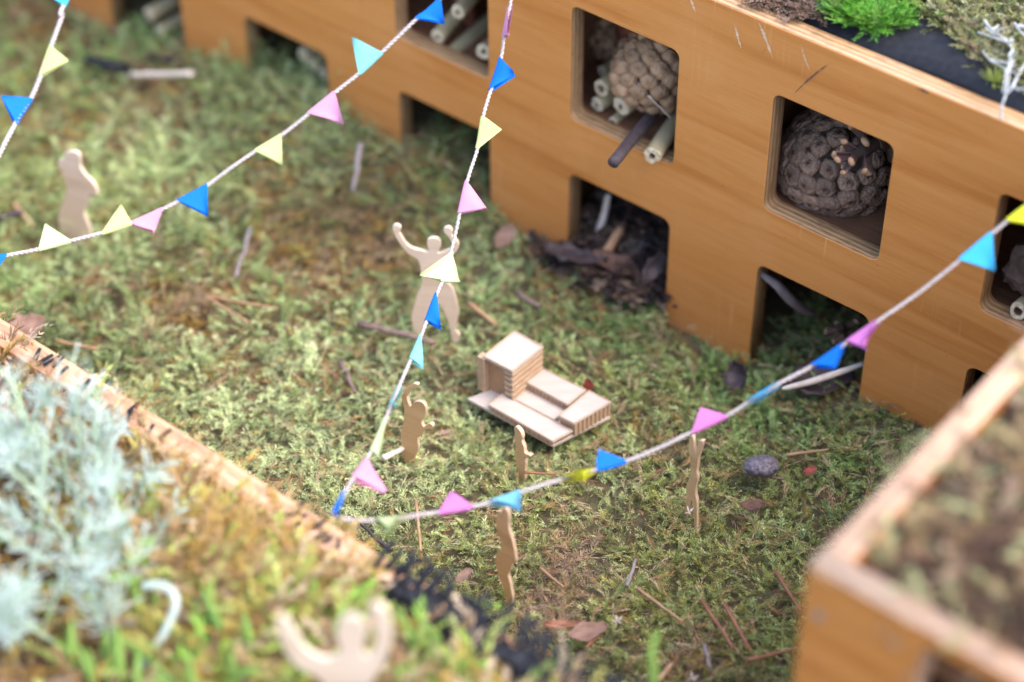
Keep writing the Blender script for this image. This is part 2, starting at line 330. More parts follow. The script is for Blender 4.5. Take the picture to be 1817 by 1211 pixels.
# ------------------------------------------------------------------ the setting: courtyard ground
LED_Z, PLT_Z = 0.12, 0.275
LED_LY = to_local(pz(350, 782, LED_Z))[1]           # far edge of the near planter's board
_cx = pz(1433, 1004, PLT_Z); PLT_LX, PLT_LY = to_local(_cx)
RISE = ([-6, -2.5, -2.0, -1.47, -0.9, -0.45, 0, 0.56, 1.01, 1.57, 1.88, 2.6], [0.0, 0.006, 0.030, 0.042, 0.034, 0.020, 0.003, -0.005, -0.004, 0.009, 0.016, 0.02])
def gh(x, y):
    x = np.asarray(x); y = np.asarray(y)
    lx = (x - W0[0]) * WD[0] + (y - W0[1]) * WD[1]; ly = (x - W0[0]) * WI[0] + (y - W0[1]) * WI[1]
    z = 0.0050 * vnoise(x, y, 14, 1) + 0.0040 * vnoise(x, y, 34, 2) + 0.0016 * vnoise(x, y, 80, 3)
    amp = np.interp(lx / P, *RISE); near = np.exp(-(np.minimum(ly, 0) / 0.055) ** 2)
    big = np.clip((-lx - 0.10) / 0.3, 0, 1)
    return z + amp * near + 0.007 * big * vnoise(x, y, 11, 5)
n = 170
lx = np.concatenate([np.linspace(-5, -1.15, 10), np.linspace(-1.1, 0.75, 150), np.linspace(0.8, 5, 10)]); ly = np.concatenate([np.linspace(-5, -1.1, 10), np.linspace(-1.05, 0.35, 150), np.linspace(0.4, 5, 10)])
gx, gy = np.meshgrid(lx, ly); X = W0[0] + WD[0] * gx + WI[0] * gy; Y = W0[1] + WD[1] * gx + WI[1] * gy
Z = gh(X, Y) - 0.008
v = np.stack([X.ravel(), Y.ravel(), Z.ravel()], 1)
f = [(j * n + i, j * n + i + 1, (j + 1) * n + i + 1, (j + 1) * n + i) for j in range(n - 1) for i in range(n - 1)]
tag(link('ground', pymesh('ground', v, f), M['soil'], smooth=True), 'dark damp soil under the moss of the courtyard', 'soil', kind='structure')

# ------------------------------------------------------------------ insect hotel (the long plywood wall)
TH = 0.015; WW, WH = 0.0898, 0.0941
Z_TOP, Z_WT, Z_WB, Z_LT = 0.2725, 0.2225, 0.1284, 0.0795
hotel = empty('insect_hotel', tuple(W0), -YAW)
tag(hotel, 'long orange plywood insect hotel with rows of square openings', 'insect hotel')
c0, c1 = -5, 3
xa, xb = c0 * P - (P - WW) * 0.5, c1 * P + WW + (P - WW) * 0.6
outer = [(xa, Z_TOP), (xa, -0.03)]
r = 0.007
for c in range(c0, c1 + 1):
    a, b = c * P, c * P + WW
    outer += [(a, -0.03)]
    for i in range(6): t = math.radians(180 - 90 * i / 5); outer.append((a + r + r * math.cos(t), Z_LT - r + r * math.sin(t)))
    for i in range(6): t = math.radians(90 - 90 * i / 5); outer.append((b - r + r * math.cos(t), Z_LT - r + r * math.sin(t)))
    outer += [(b, -0.03)]
outer += [(xb, -0.03), (xb, Z_TOP)]
holes = [rrect(c * P, Z_WB, c * P + WW, Z_WT, 0.006)[::-1] for c in range(c0, c1 + 1)]
fp = link('front_panel', flat_panel('front_panel', outer, holes, TH, 0.0009), M['ply'], hotel, (0, TH / 2, 0), (math.pi / 2, 0, 0))
BD = 0.15
o = link('back_panel', flat_panel('back_panel', [(xa, -0.03), (xb, -0.03), (xb, Z_TOP), (xa, Z_TOP)], [], 0.012), M['ply'], hotel, (0, BD, 0), (math.pi / 2, 0, 0))
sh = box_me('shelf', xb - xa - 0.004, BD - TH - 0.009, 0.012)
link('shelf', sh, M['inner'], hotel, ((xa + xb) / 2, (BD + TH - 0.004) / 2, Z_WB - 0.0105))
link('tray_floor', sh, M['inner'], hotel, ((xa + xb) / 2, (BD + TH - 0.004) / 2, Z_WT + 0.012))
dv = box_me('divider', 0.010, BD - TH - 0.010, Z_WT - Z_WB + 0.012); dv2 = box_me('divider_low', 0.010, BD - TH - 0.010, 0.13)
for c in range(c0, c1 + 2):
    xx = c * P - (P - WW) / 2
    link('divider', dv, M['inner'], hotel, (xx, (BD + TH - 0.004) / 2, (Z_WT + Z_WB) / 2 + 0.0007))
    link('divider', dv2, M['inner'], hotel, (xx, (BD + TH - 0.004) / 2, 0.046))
# scuffs and a scratch on the front
def mark(pxs, wd, mat, nm):
    q = [inv(hotel, pw(x, y, -0.0002)) for x, y in pxs]; q = spline(q, 10); v = []; f = []
    for i, p in enumerate(q):
        d = q[min(i + 1, len(q) - 1)] - q[max(i - 1, 0)]; nrm = np.array([-d[2], 0, d[0]]); nrm /= np.linalg.norm(nrm) + 1e-9
        w = wd * math.sin(math.pi * (i + 0.4) / (len(q) - 0.2)) * random.uniform(0.35, 1.3)
        v += [p + nrm * w, p - nrm * w * random.uniform(0.4, 1.1)]
        if i: f.append((2 * i - 2, 2 * i - 1, 2 * i + 1, 2 * i))
    link(nm, pymesh(nm, v, f), mat, hotel)
mark([(1221, -12), (1227, 4), (1234, 22)], 0.0013, M['scuff'], 'scuff')
mark([(1303, 42), (1309, 66), (1315, 86)], 0.0012, M['scuff'], 'scuff')
mark([(1346, 40), (1357, 66), (1371, 104)], 0.0014, M['scuff'], 'scuff')
mark([(1421, 80), (1428, 104), (1438, 128)], 0.0006, M['scuff'], 'scuff')
mark([(1470, 114), (1440, 137), (1408, 167)], 0.0007, M['scratch'], 'scratch')
mark([(1625, 156), (1637, 161), (1650, 167)], 0.0012, M['scratch'], 'scratch')

# ------------------------------------------------------------------ planters
def board(name, parent, p0, p1, z0, z1, t, mat):
    """a vertical board between two local points, thickness centred on the line"""
    p0, p1 = np.array(p0), np.array(p1); L_ = np.linalg.norm(p1 - p0)
    me = flat_panel(name, [(0, z0), (L_, z0), (L_, z1), (0, z1)], [], t, 0.0009)
    return link(name, me, mat, parent, (p0[0], p0[1], 0), (math.pi / 2, 0, math.atan2(p1[1] - p0[1], p1[0] - p0[0])))
TB = 0.018
near = empty('planter_box', tuple(loc2(-0.2, LED_LY - 0.2)), -YAW)
tag(near, 'low orange wooden planter in the foreground filled with dry moss and plants', 'planter')
nl = lambda lx, ly: (lx + 0.2, ly - LED_LY + 0.2)
NX0, NX1, NY0 = -0.95, PLT_LX - 0.03, LED_LY - 0.42
board('side_board', near, nl(NX0, LED_LY - TB / 2), nl(NX1, LED_LY - TB / 2), -0.03, LED_Z, TB, M['ply_pale'])
board('side_board', near, nl(NX0, NY0), nl(NX1, NY0), -0.03, LED_Z, TB, M['ply_pale'])
board('end_board', near, nl(NX0 - TB / 2, NY0 - TB / 2), nl(NX0 - TB / 2, LED_LY), -0.03, LED_Z, TB, M['ply_pale'])
board('end_board', near, nl(NX1 + TB / 2, NY0 - TB / 2), nl(NX1 + TB / 2, LED_LY), -0.03, LED_Z, TB, M['ply_pale'])
def fill(name, parent, lx0, lx1, ly0, ly1, hfun, mat, n=60):
    gx, gy = np.meshgrid(np.linspace(lx0, lx1, n), np.linspace(ly0, ly1, n))
    X = W0[0] + WD[0] * gx + WI[0] * gy; Y = W0[1] + WD[1] * gx + WI[1] * gy; Z = hfun(X, Y)
    v = [inv(parent, p) for p in np.stack([X.ravel(), Y.ravel(), Z.ravel()], 1)]
    f = [(j * n + i, j * n + i + 1, (j + 1) * n + i + 1, (j + 1) * n + i) for j in range(n - 1) for i in range(n - 1)]
    return link(name, pymesh(name, v, f), mat, parent, smooth=True)
def nh(x, y):
    ly = (x - W0[0]) * WI[0] + (y - W0[1]) * WI[1]; d = np.clip((LED_LY - TB - ly) / 0.06, 0, 1)
    g = W0[0], W0[1]; c_ = pz(420, 1020, LED_Z); m_ = np.exp(-((x - c_[0]) ** 2 + (y - c_[1]) ** 2) / 0.055 ** 2)
    return LED_Z - 0.012 + 0.016 * d + 0.006 * m_ * d + 0.006 * vnoise(x, y, 16, 8) + 0.004 * vnoise(x, y, 45, 9)
fill('soil_fill', near, NX0, NX1, NY0 + 0.01, LED_LY - TB, nh, M['peat'])

right = empty('planter_box', tuple(loc2(PLT_LX + 0.15, PLT_LY + 0.1)), -YAW)
tag(right, 'tall orange plywood planter corner at the lower right, filled with dry moss', 'planter')
rl = lambda lx, ly: (lx - PLT_LX - 0.15, ly - PLT_LY - 0.1)
RX1, RY1 = PLT_LX + 0.42, -0.012
# front with openings like those of the hotel
fx0 = inv(right, pplane(1640, 1138, loc2(PLT_LX, PLT_LY), WI)); f00 = rl(PLT_LX, PLT_LY)
hx = fx0[0] - f00[0]; RHT = 0.2655
holes = [rrect(hx + k * P, Z_WB, hx + k * P + WW, RHT, 0.006)[::-1] for k in range(2)]
LR = RX1 - PLT_LX
me = flat_panel('front_panel', [(0, -0.03), (LR, -0.03), (LR, PLT_Z), (0, PLT_Z)], holes, TH, 0.0009)
link('front_panel', me, M['ply_rim'], right, (f00[0], f00[1] + TH / 2, 0), (math.pi / 2, 0, 0))
a = rl(PLT_LX + TH / 2, PLT_LY + TH); b = rl(PLT_LX + TH / 2, RY1)
board('side_panel', right, a, b, -0.03, PLT_Z - 0.0004, TH, M['ply_rim'])
a = rl(RX1 - TH / 2, PLT_LY + TH); b = rl(RX1 - TH / 2, RY1)
board('side_panel', right, a, b, -0.03, PLT_Z - 0.0004, TH, M['ply_rim'])
me = box_me('shelf', LR - 2 * TH - 0.002, RY1 - PLT_LY - TH - 0.002, 0.010)
q = rl(PLT_LX + LR / 2, (RY1 + PLT_LY + TH) / 2)
link('shelf', me, M['inner'], right, (q[0], q[1], Z_WB - 0.008)); link('tray_floor', me, M['inner'], right, (q[0], q[1], RHT - 0.030))
s = inv(right, pplane(1451, 1094, loc2(PLT_LX, PLT_LY - 0.0006), WI))
bm = bmesh.new(); bmesh.ops.create_cone(bm, cap_ends=True, segments=16, radius1=0.0028, radius2=0.0022, depth=0.0012)
me = bpy.data.meshes.new('screw_head'); bm.to_mesh(me); bm.free(); link('screw_head', me, M['screw'], right, tuple(s), (math.pi / 2, 0, 0))
def rh(x, y):
    u = ((x - W0[0]) * WD[0] + (y - W0[1]) * WD[1] - PLT_LX - TH) / 0.07; v_ = ((x - W0[0]) * WI[0] + (y - W0[1]) * WI[1] - PLT_LY - TH) / 0.07
    return PLT_Z - 0.012 + 0.022 * np.clip(np.minimum(u, v_), 0, 1) ** 0.7 + 0.006 * vnoise(x, y, 22, 11) + 0.004 * vnoise(x, y, 60, 12)
fill('soil_fill', right, PLT_LX + TH, RX1 - TH, PLT_LY + TH, RY1, rh, M['peat'], 40)

# ------------------------------------------------------------------ moss of the courtyard
def blobs(px, py, lst):
    w = np.zeros_like(px)
    for (x, y, r, a) in lst: w = np.maximum(w, a * np.exp(-(((px - x) ** 2 + ((py - y) * 1.25) ** 2) / (r * r))))
    return w
N = 31500
lx = RNG.uniform(-0.86, PLT_LX + 0.01, N * 4); ly = RNG.uniform(LED_LY - 0.004, 0.10, N * 4)
col_ = lx / P - np.floor(lx / P); inop = (col_ < WW / P - 0.03) & (col_ > 0.03)
colid = np.floor(lx / P)
deepok = np.where(colid == -1, 0.09, np.where(colid == 1, 0.075, np.where(colid == 0, 0.012, 0.02)))
keep = (ly < -0.002) | (inop & (ly < deepok))
_x = W0[0] + WD[0] * lx + WI[0] * ly; _y = W0[1] + WD[1] * lx + WI[1] * ly
keep &= (vnoise(_x, _y, 55, 51) * 0.6 + vnoise(_x, _y, 120, 52) * 0.5) > RNG.uniform(-1.05, 0.12, len(lx))
lx, ly = lx[keep][:N], ly[keep][:N]
bx = W0[0] + WD[0] * lx + WI[0] * ly; by = W0[1] + WD[1] * lx + WI[1] * ly; bz = gh(bx, by) - 0.007 + 0.004 * np.clip(vnoise(bx, by, 60, 53), -0.5, 1)
B = np.stack([bx, by, bz], 1); px, py = topx(B); N = len(B)
brown = 1.15 * blobs(px, py, [(690, 440, 90, .95), (640, 400, 80, .8), (340, 545, 110, .95), (250, 520, 80, .7), (560, 500, 90, .8), (470, 420, 60, .7), (700, 300, 70, .6), (520, 330, 60, .5), (1015, 1005, 75, 1.0), (985, 1085, 70, 1.0),
                       (1215, 1165, 70, .8), (60, 200, 110, .75), (120, 40, 120, .8), (950, 395, 60, .8), (1060, 490, 75, .85), (590, 680, 45, .6), (820, 300, 70, .5), (300, 130, 90, .5), (1500, 690, 50, .6), (20, 400, 60, .6), (420, 640, 60, .6), (1200, 600, 60, .5), (150, 530, 60, .4), (740, 220, 50, .4)])
left_ = np.clip((850 - px) / 500, 0, 1) * np.clip((760 - py) / 400, 0, 1)
brown = brown * 1.0 + 0.05 + (0.30 + 0.45 * left_) * np.clip(vnoise(bx, by, 24, 21) - 0.15, 0, 1)
isb = RNG.uniform(0, 1, N) < brown
coarse = np.clip((760 - px) / 500, 0, 1) * np.clip((900 - py) / 500, 0.25, 1)
L_ = (0.012 + 0.012 * coarse) * RNG.uniform(0.5, 1.6, N); LL = (0.0040 + 0.0024 * coarse) * RNG.uniform(0.55, 1.45, N); LW = (0.00027 + 0.00013 * coarse) * RNG.uniform(0.8, 1.2, N)
hue = np.clip(0.5 + 0.5 * vnoise(bx, by, 9, 31) + RNG.normal(0, 0.28, N) + (620 - py) / 1800, 0, 1)[:, None]
olive = np.array([0.245, 0.240, 0.058]); green = np.array([0.145, 0.250, 0.064]); pale = np.array([0.41, 0.47, 0.235])
pl = np.clip(0.12 + blobs(px, py, [(450, 750, 280, .9), (700, 690, 240, .8), (560, 830, 200, .8), (300, 300, 220, .5), (900, 480, 160, .5), (700, 860, 190, .7), (1000, 800, 180, .45), (150, 480, 160, .5), (560, 260, 180, .4)]) + RNG.normal(0, 0.25, N), 0, 0.95)[:, None]
gcol = olive * (1 - hue) + green * hue; gcol = gcol * (1 - pl) + pale * pl
gcol = gcol * (1 + 0.30 * vnoise(bx, by, 30, 81) + 0.22 * vnoise(bx, by, 75, 82))[:, None]
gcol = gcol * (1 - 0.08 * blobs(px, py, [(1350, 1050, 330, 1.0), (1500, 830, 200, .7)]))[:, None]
bc = np.array([[0.34, 0.20, 0.065], [0.29, 0.185, 0.10], [0.46, 0.33, 0.19], [0.16, 0.095, 0.05], [0.44, 0.28, 0.065]])[RNG.integers(0, 5, N)]
cl = blobs(px, py, [(1015, 1005, 90, 1.0), (985, 1085, 80, 1.0)])[:, None]; bc = bc * (1 - 0.7 * cl) + np.array([0.42, 0.31, 0.22]) * 0.7 * cl
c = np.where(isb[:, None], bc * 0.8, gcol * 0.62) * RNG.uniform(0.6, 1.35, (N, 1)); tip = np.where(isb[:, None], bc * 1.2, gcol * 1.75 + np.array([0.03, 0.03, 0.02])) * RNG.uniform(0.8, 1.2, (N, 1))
tall = np.clip((lx / P + 2.3) / 0.4, 0, 1) * np.clip((-0.35 - lx / P) / 0.3, 0, 1) * np.clip((ly + 0.10) / 0.06, 0, 1); L_ = L_ * (1 + 0.9 * tall)
LL = np.where(isb, LL * 1.35, LL); el = np.where(isb, RNG.uniform(-0.1, 0.5, N), RNG.uniform(0.05, 1.15, N))
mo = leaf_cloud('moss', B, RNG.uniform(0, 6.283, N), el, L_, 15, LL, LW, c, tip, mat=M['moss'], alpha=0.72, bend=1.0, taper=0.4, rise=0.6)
tag(mo, 'thick carpet of green and brown feathery moss covering the courtyard', 'moss', kind='stuff')
# loose straw-like dead shoots on top
N = 3600
k = RNG.choice(len(B), N, replace=False); bb = B[k].copy(); bb[:, 2] += 0.010
bc = np.array([[0.33, 0.20, 0.09], [0.24, 0.14, 0.07], [0.42, 0.32, 0.18], [0.20, 0.25, 0.08]])[RNG.integers(0, 4, N)]
mo = leaf_cloud('moss_litter', bb, RNG.uniform(0, 6.283, N), RNG.uniform(-0.1, 0.35, N), RNG.uniform(0.012, 0.03, N), 6, RNG.uniform(0.005, 0.012, N), np.full(N, 0.00032), bc, bc * 1.2, alpha=0.25, mat=M['drymoss'])
tag(mo, 'loose dry moss threads and crumbs strewn over the carpet', 'moss litter', kind='stuff')


# ------------------------------------------------------------------ wooden cutout figures
def figure(pxs, org, sc, foot, zf, nrm, label, t=0.003, mat='mdf'):
    nrm = np.array([nrm[0], nrm[1], 0.0]); nrm /= np.linalg.norm(nrm); hv = np.array([-nrm[1], nrm[0], 0.0])
    pt = pz(foot[0], foot[1], zf)
    loop = []
    for (zx, zy) in pxs:
        Xp = pplane(org[0] + zx / sc, org[1] + zy / sc, pt, nrm); loop.append(((Xp - pt) @ hv, Xp[2] - zf))
    loop = smooth_poly(loop, 3)
    me = flat_panel('wooden_figure', loop, [], t, 0.0003)
    o = link('wooden_figure', me, M[mat])
    q = pt - nrm * t / 2
    o.matrix_world = Matrix(((hv[0], 0, nrm[0], q[0]), (hv[1], 0, nrm[1], q[1]), (0, 1, 0, zf), (0, 0, 0, 1)))
    return tag(o, label, 'figurine', 'laser-cut wooden figures')
F_A = [(80,170),(90,150),(120,145),(150,165),(150,190),(135,205),(160,250),(200,310),(250,345),(320,365),(385,378),(390,352),(375,310),(385,272),(430,258),(480,270),(495,310),(485,350),(470,372),(478,392),(545,366),(590,345),(598,325),(580,280),(548,232),(520,200),(525,175),(560,165),(590,185),(595,215),(592,240),(640,290),(650,330),(630,370),(590,408),(540,445),(515,500),(520,600),(560,650),(600,700),(625,780),(645,880),(640,960),(625,1050),(660,1090),(645,1150),(600,1150),(575,1060),(560,980),(520,890),(490,830),(440,800),(420,840),(385,920),(350,1010),(330,1080),(325,1150),(275,1150),(250,1000),(240,930),(260,850),(290,750),(330,660),(325,560),(310,470),(280,430),(220,395),(160,330),(110,250),(85,200)]
figure(F_A, (680, 370), 4.844, (765, 598), 0.0, (-0.12, -1), 'wooden cutout figure with both arms raised, standing behind the cream flag', mat='mdf_pale')
F_B = [(360,960),(350,850),(345,740),(370,640),(380,540),(385,450),(365,370),(352,290),(400,230),(470,160),(500,145),(540,155),(540,180),(500,195),(460,235),(420,290),(415,320),(440,400),(458,420),(500,370),(550,357),(600,370),(635,420),(642,490),(632,540),(610,570),(590,600),(615,660),(680,622),(720,640),(725,670),(700,685),(640,690),(615,700),(590,770),(545,785),(545,850),(552,890),(545,950),(515,1000),(470,1090),(400,1090)]
figure(F_B, (660, 660), 6.73, (726, 810), 0.0, (-0.5, -0.86), 'small wooden figure with one arm raised, left of the wooden model building')
F_C = [(185,70),(200,65),(225,95),(236,130),(232,155),(246,190),(252,230),(285,245),(280,260),(250,257),(256,290),(254,330),(248,420),(225,420),(205,330),(192,240),(192,150),(180,130),(190,110)]
figure(F_C, (860, 740), 3.562, (922, 840), 0.0, (-0.72, -0.68), 'smallest wooden figure, in front of the wooden model building')
F_D = [(80,620),(85,600),(95,600),(103,645),(107,600),(118,577),(138,590),(150,630),(148,680),(152,720),(175,790),(190,870),(195,920),(185,925),(172,915),(165,960),(145,1000),(158,1050),(172,1135),(168,1190),(140,1190),(128,1130),(110,1060),(80,980),(65,910),(75,870),(105,830),(105,790),(80,730),(70,680),(72,640)]
figure(F_D, (860, 740), 3.562, (903, 1062), 0.0, (-0.6, -0.78), 'slender wooden figure standing nearest the black membrane fringe')
F_E = [(295,365),(305,350),(323,352),(332,440),(345,490),(358,440),(368,390),(398,385),(404,400),(392,450),(368,520),(358,590),(352,650),(360,690),(346,760),(342,830),(354,900),(354,1060),(352,1150),(336,1150),(332,1060),(323,930),(310,880),(290,960),(285,1010),(266,1010),(262,910),(275,830),(268,760),(285,710),(303,650),(300,560),(290,450)]
figure(F_E, (1160, 700), 4.657, (1232, 928), 0.0, (-0.66, -0.74), 'thin wooden figure with raised arms under the mauve flag, right of the building')
F_F = [(305,870),(300,840),(330,830),(335,800),(370,790),(405,800),(415,830),(415,870),(440,910),(480,950),(505,1000),(495,1025),(462,1015),(455,1060),(435,1110),(455,1160),(470,1210),(470,1290),(335,1290),(305,1160),(305,1100),(330,1040),(345,980),(330,920),(320,890)]
figure(F_F, (0, 0), 2.93, (133, 420), 0.0, (-0.4, -0.9), 'wooden figure with folded arms at the far left, behind the bunting', mat='mdf_pale')
F_G = [(490,1105),(505,1098),(520,1120),(538,1150),(570,1170),(598,1166),(602,1148),(596,1125),(604,1102),(625,1094),(645,1106),(650,1128),(642,1150),(646,1166),(662,1158),(668,1130),(658,1100),(655,1080),(675,1075),(690,1100),(694,1140),(680,1180),(660,1212),(652,1260),(668,1330),(660,1440),(625,1440),(614,1350),(600,1350),(590,1440),(560,1440),(558,1320),(578,1240),(565,1205),(525,1182),(502,1148)]
_fp = pz(612, 1130, 0.215)
fx, fy = topx(np.array([_fp[0], _fp[1], 0.125]))
figure(F_G, (0, 0), 1.0, (fx, fy), 0.125, (-0.15, -1), 'blurred pale wooden figure with raised arms, nearest the camera at the bottom', mat='mdf_pale')

# ------------------------------------------------------------------ wooden model building
def zp(x, y, z): return pz(820 + x / 5.264, 570 + y / 5.264, z)
HB = 0.0060
house = empty('model_building', tuple(zp(700, 800, 0.004)))
tag(house, 'small pale laser-cut wooden model of a building with a tower on the moss', 'model building')
def prism(nm, poly, z0, z1, mat, bev=0.00025, grow=0.0):
    c = sum(poly) / len(poly)
    pts = [p + (p - c) / np.linalg.norm(p - c) * grow for p in poly]
    bm = bmesh.new(); lo = []; hi = []
    for p in pts:
        q = inv(house, p); lo.append(bm.verts.new((q[0], q[1], z0 - house.location[2]))); hi.append(bm.verts.new((q[0], q[1], z1 - house.location[2])))
    n = len(pts); bm.faces.new(hi); bm.faces.new(lo[::-1])
    for i in range(n): bm.faces.new((lo[i], lo[(i + 1) % n], hi[(i + 1) % n], hi[i]))
    bmesh.ops.recalc_face_normals(bm, faces=bm.faces)
    if bev: bmesh.ops.bevel(bm, geom=bm.edges[:], offset=bev, segments=1, affect='EDGES')
    me = bpy.data.meshes.new(nm); bm.to_mesh(me); bm.free(); return link(nm, me, mat, house)
def rim(nm, poly, z, h, w, mat, edges=None):
    n = len(poly)
    for i in range(n):
        if edges and i not in edges: continue
        a, b = poly[i], poly[(i + 1) % n]; c = sum(poly) / n
        d = (b - a) / np.linalg.norm(b - a); nn = np.array([-d[1], d[0], 0]); nn = nn if (c - a) @ nn > 0 else -nn
        e0 = d * (w if (i % 2) else 0)
        prism(nm, [a + e0, b - e0, b - e0 + nn * w, a + e0 + nn * w], z, z + h, mat, 0.00015)
base = [zp(45, 722, HB), zp(850, 1163, HB), zp(1385, 895, HB), zp(700, 470, HB)]
prism('base_plate', base, HB - 0.0022, HB, M['birch_top'])
# tower
TT = HB + 0.0325
troof = [zp(190, 330, TT), zp(470, 475, TT), zp(762, 245, TT), zp(490, 90, TT)]
prism('tower_roof', troof, TT - 0.0018, TT, M['birch_top']); rim('parapet', troof, TT + 0.0001, 0.0006, 0.0010, M['birch'])
e1 = troof[1] - troof[0]; e2 = troof[2] - troof[1]; d1 = e1 / np.linalg.norm(e1); d2 = e2 / np.linalg.norm(e2)
body = [troof[0] + d2 * 0.0045 + d1 * 0.001, troof[1] + d2 * 0.0045 - d1 * 0.0012, troof[2] - d2 * 0.001 - d1 * 0.0012, troof[3] - d2 * 0.001 + d1 * 0.001]
prism('tower_wall', body, HB, TT - 0.0018, M['birch_dk'])
for k in range(6):
    z = HB + 0.0048 * k + 0.0006
    fl = [troof[1] - d1 * 0.0075 + d2 * 0.0004, troof[1] - d1 * 0.0002 + d2 * 0.0004, troof[2] - d1 * 0.0002, troof[2] - d1 * 0.0075]
    prism('floor_slab', fl, z + 0.0018, z + 0.0046, M['birch'])
p = zp(178, 655, HB)
prism('corner_pier', [p - d1 * 0.003, p + d1 * 0.0028, p + d1 * 0.0028 + d2 * 0.006, p - d1 * 0.003 + d2 * 0.006], HB, TT - 0.0012, M['birch'])
# wings
def wing(nm, zpts, top, wall_in=0.0011, th=0.0016):
    poly = [zp(x, y, top) for x, y in zpts]
    prism(nm + '_roof', poly, top - th, top, M['birch_top']); rim('parapet', poly, top + 0.0001, 0.0005, 0.0009, M['birch'])
    prism(nm + '_wall', poly, HB, top - th, M['birch_dk'], grow=-wall_in * 1.5)
    return poly
bw = wing('rear_wing', [(590, 572), (985, 785), (1165, 645), (750, 440)], HB + 0.0110)
fw_ = wing('front_wing', [(245, 785), (845, 1128), (1038, 1025), (375, 672)], HB + 0.0052)
rw = wing('side_wing', [(897, 886), (1045, 962), (1397, 757), (1185, 648)], HB + 0.0122)
prism('courtyard_floor', [zp(425, 690, HB + 0.0045), zp(860, 918, HB + 0.0045), zp(1010, 800, HB + 0.0045), zp(605, 600, HB + 0.0045)], HB, HB + 0.0045, M['birch_top'])
def mullions(a, b, z0, z1, n, w=0.0009):
    d = b - a; L_ = np.linalg.norm(d); d = d / L_; nn = np.array([d[1], -d[0], 0.0])
    for i in range(n):
        c = a + d * (L_ * (i + 0.5) / n) - nn * 0.0004
        prism('mullion', [c - d * w / 2 + nn * 0.0004, c + d * w / 2 + nn * 0.0004, c + d * w / 2 - nn * 0.0012, c - d * w / 2 - nn * 0.0012], z0, z1, M['birch'], 0)
mullions(rw[1], rw[2], HB + 0.0001, HB + 0.0106, 9, 0.0018)
mullions(bw[0], bw[1], HB + 0.0001, HB + 0.0094, 11, 0.0008)
mullions(fw_[0], fw_[1], HB + 0.0001, HB + 0.0036, 14, 0.0011)

# ------------------------------------------------------------------ bunting
def twine(nm, pts, rad, parent):
    q = spline([inv(parent, p) for p in pts], 60); s = 0.0; parts = []
    for ph in (0, math.pi):
        st = []; s = 0.0
        for i, p in enumerate(q):
            if i: s += np.linalg.norm(p - q[i - 1])
            d = q[min(i + 1, len(q) - 1)] - q[max(i - 1, 0)]; d /= np.linalg.norm(d) + 1e-12
            a = np.cross(d, [0.1, 0.2, 0.97]); a /= np.linalg.norm(a); b = np.cross(d, a); t = s * 950 + ph
            st.append(p + (a * math.cos(t) + b * math.sin(t)) * rad * 0.40)
        parts.append(st)
    v = []; f = []
    for st in parts:
        me = tube_me('t', st, [rad * 0.66 * random.uniform(0.88, 1.14) for _ in st], 6)
        o = len(v); v += [tuple(x.co) for x in me.vertices]; f += [tuple(i + o for i in pl.vertices) for pl in me.polygons]; bpy.data.meshes.remove(me)
    link(nm, pymesh(nm, v, f), M['twine'], parent, smooth=True)
def flag(parent, line, tip, mat, curl, spread, lab=None):
    """a paper triangle folded over the twine: two leaves joined by the fold"""
    line = [inv(parent, p) for p in line]; A, B, T = line[0], line[-1], inv(parent, tip)
    ab = B - A; c = (A + B) / 2; dn = T - c; nrm = np.cross(ab, dn); nrm /= np.linalg.norm(nrm) + 1e-12
    dnu = dn - ab * (dn @ ab) / (ab @ ab); dnu /= np.linalg.norm(dnu) + 1e-12
    r = 0.0018; S = len(line); U = 7; v = []; f = []
    prof = [('f', 1 - k / U) for k in range(U)] + [('c', k) for k in range(5)] + [('b', (k + 1) / U) for k in range(U)]
    for i in range(S):
        s = i / (S - 1); Pp = line[i]
        for (kd, t) in prof:
            if kd == 'c':
                an = math.pi * t / 4; v.append(Pp + nrm * r * math.cos(an) - dnu * r * math.sin(an)); continue
            sg = 1 if kd == 'f' else -1; tt = t * 0.985
            Tq = T + (nrm * spread * -1 + ab * 0.04 * spread / 0.002 if kd == 'b' else 0)
            q = Pp * (1 - tt) + Tq * tt + nrm * sg * (r * (1 - t) + 0.00012)
            q = q + nrm * curl * (t ** 2) * (0.5 - 1.2 * (s - 0.5)) + nrm * abs(curl) * 0.35 * math.sin(math.pi * s) * t * (1 - t) * 4
            v.append(q)
    m = len(prof)
    for i in range(S - 1):
        for j in range(m - 1): f.append((i * m + j, (i + 1) * m + j, (i + 1) * m + j + 1, i * m + j + 1))
    o = link('flag', pymesh('flag', v, f), M[mat], parent, smooth=True)
    if lab: o['label'] = lab
    return o
def bunting(track, ends, rad, flags, label):
    e0, e1 = ends; hd = e1 - e0; n = np.array([hd[1], -hd[0], 0]); n /= np.linalg.norm(n)
    root = empty('bunting', tuple(e0)); tag(root, label, 'bunting', 'strings of paper bunting')
    on = lambda x, y: pplane(x, y, e0, n)
    pts = [on(x, y) for x, y in track]
    pts = [e0] + pts + [e1]
    twine('twine', pts, rad, root)
    fine = np.array(spline(pts, 60)); fu, fv = topx(fine)
    for (a, b, t, mat, dd) in flags:
        ia = int(np.argmin((fu - a[0]) ** 2 + (fv - a[1]) ** 2)); ib = int(np.argmin((fu - b[0]) ** 2 + (fv - b[1]) ** 2))
        line = [fine[int(round(ia + (ib - ia) * k / 8))] for k in range(9)]; dep = (depth_of(line[0]) + depth_of(line[-1])) / 2 + dd
        flag(root, line, at_depth(t[0], t[1], dep), mat, random.uniform(-0.005, 0.005), random.uniform(0.0006, 0.0025))
def wtop(x, y):
    X = pw(x, y, 0.004); X[2] = Z_TOP + 0.001; return X
peg = wtop(935, -140); low = pz(592, 911, LED_Z + 0.004)
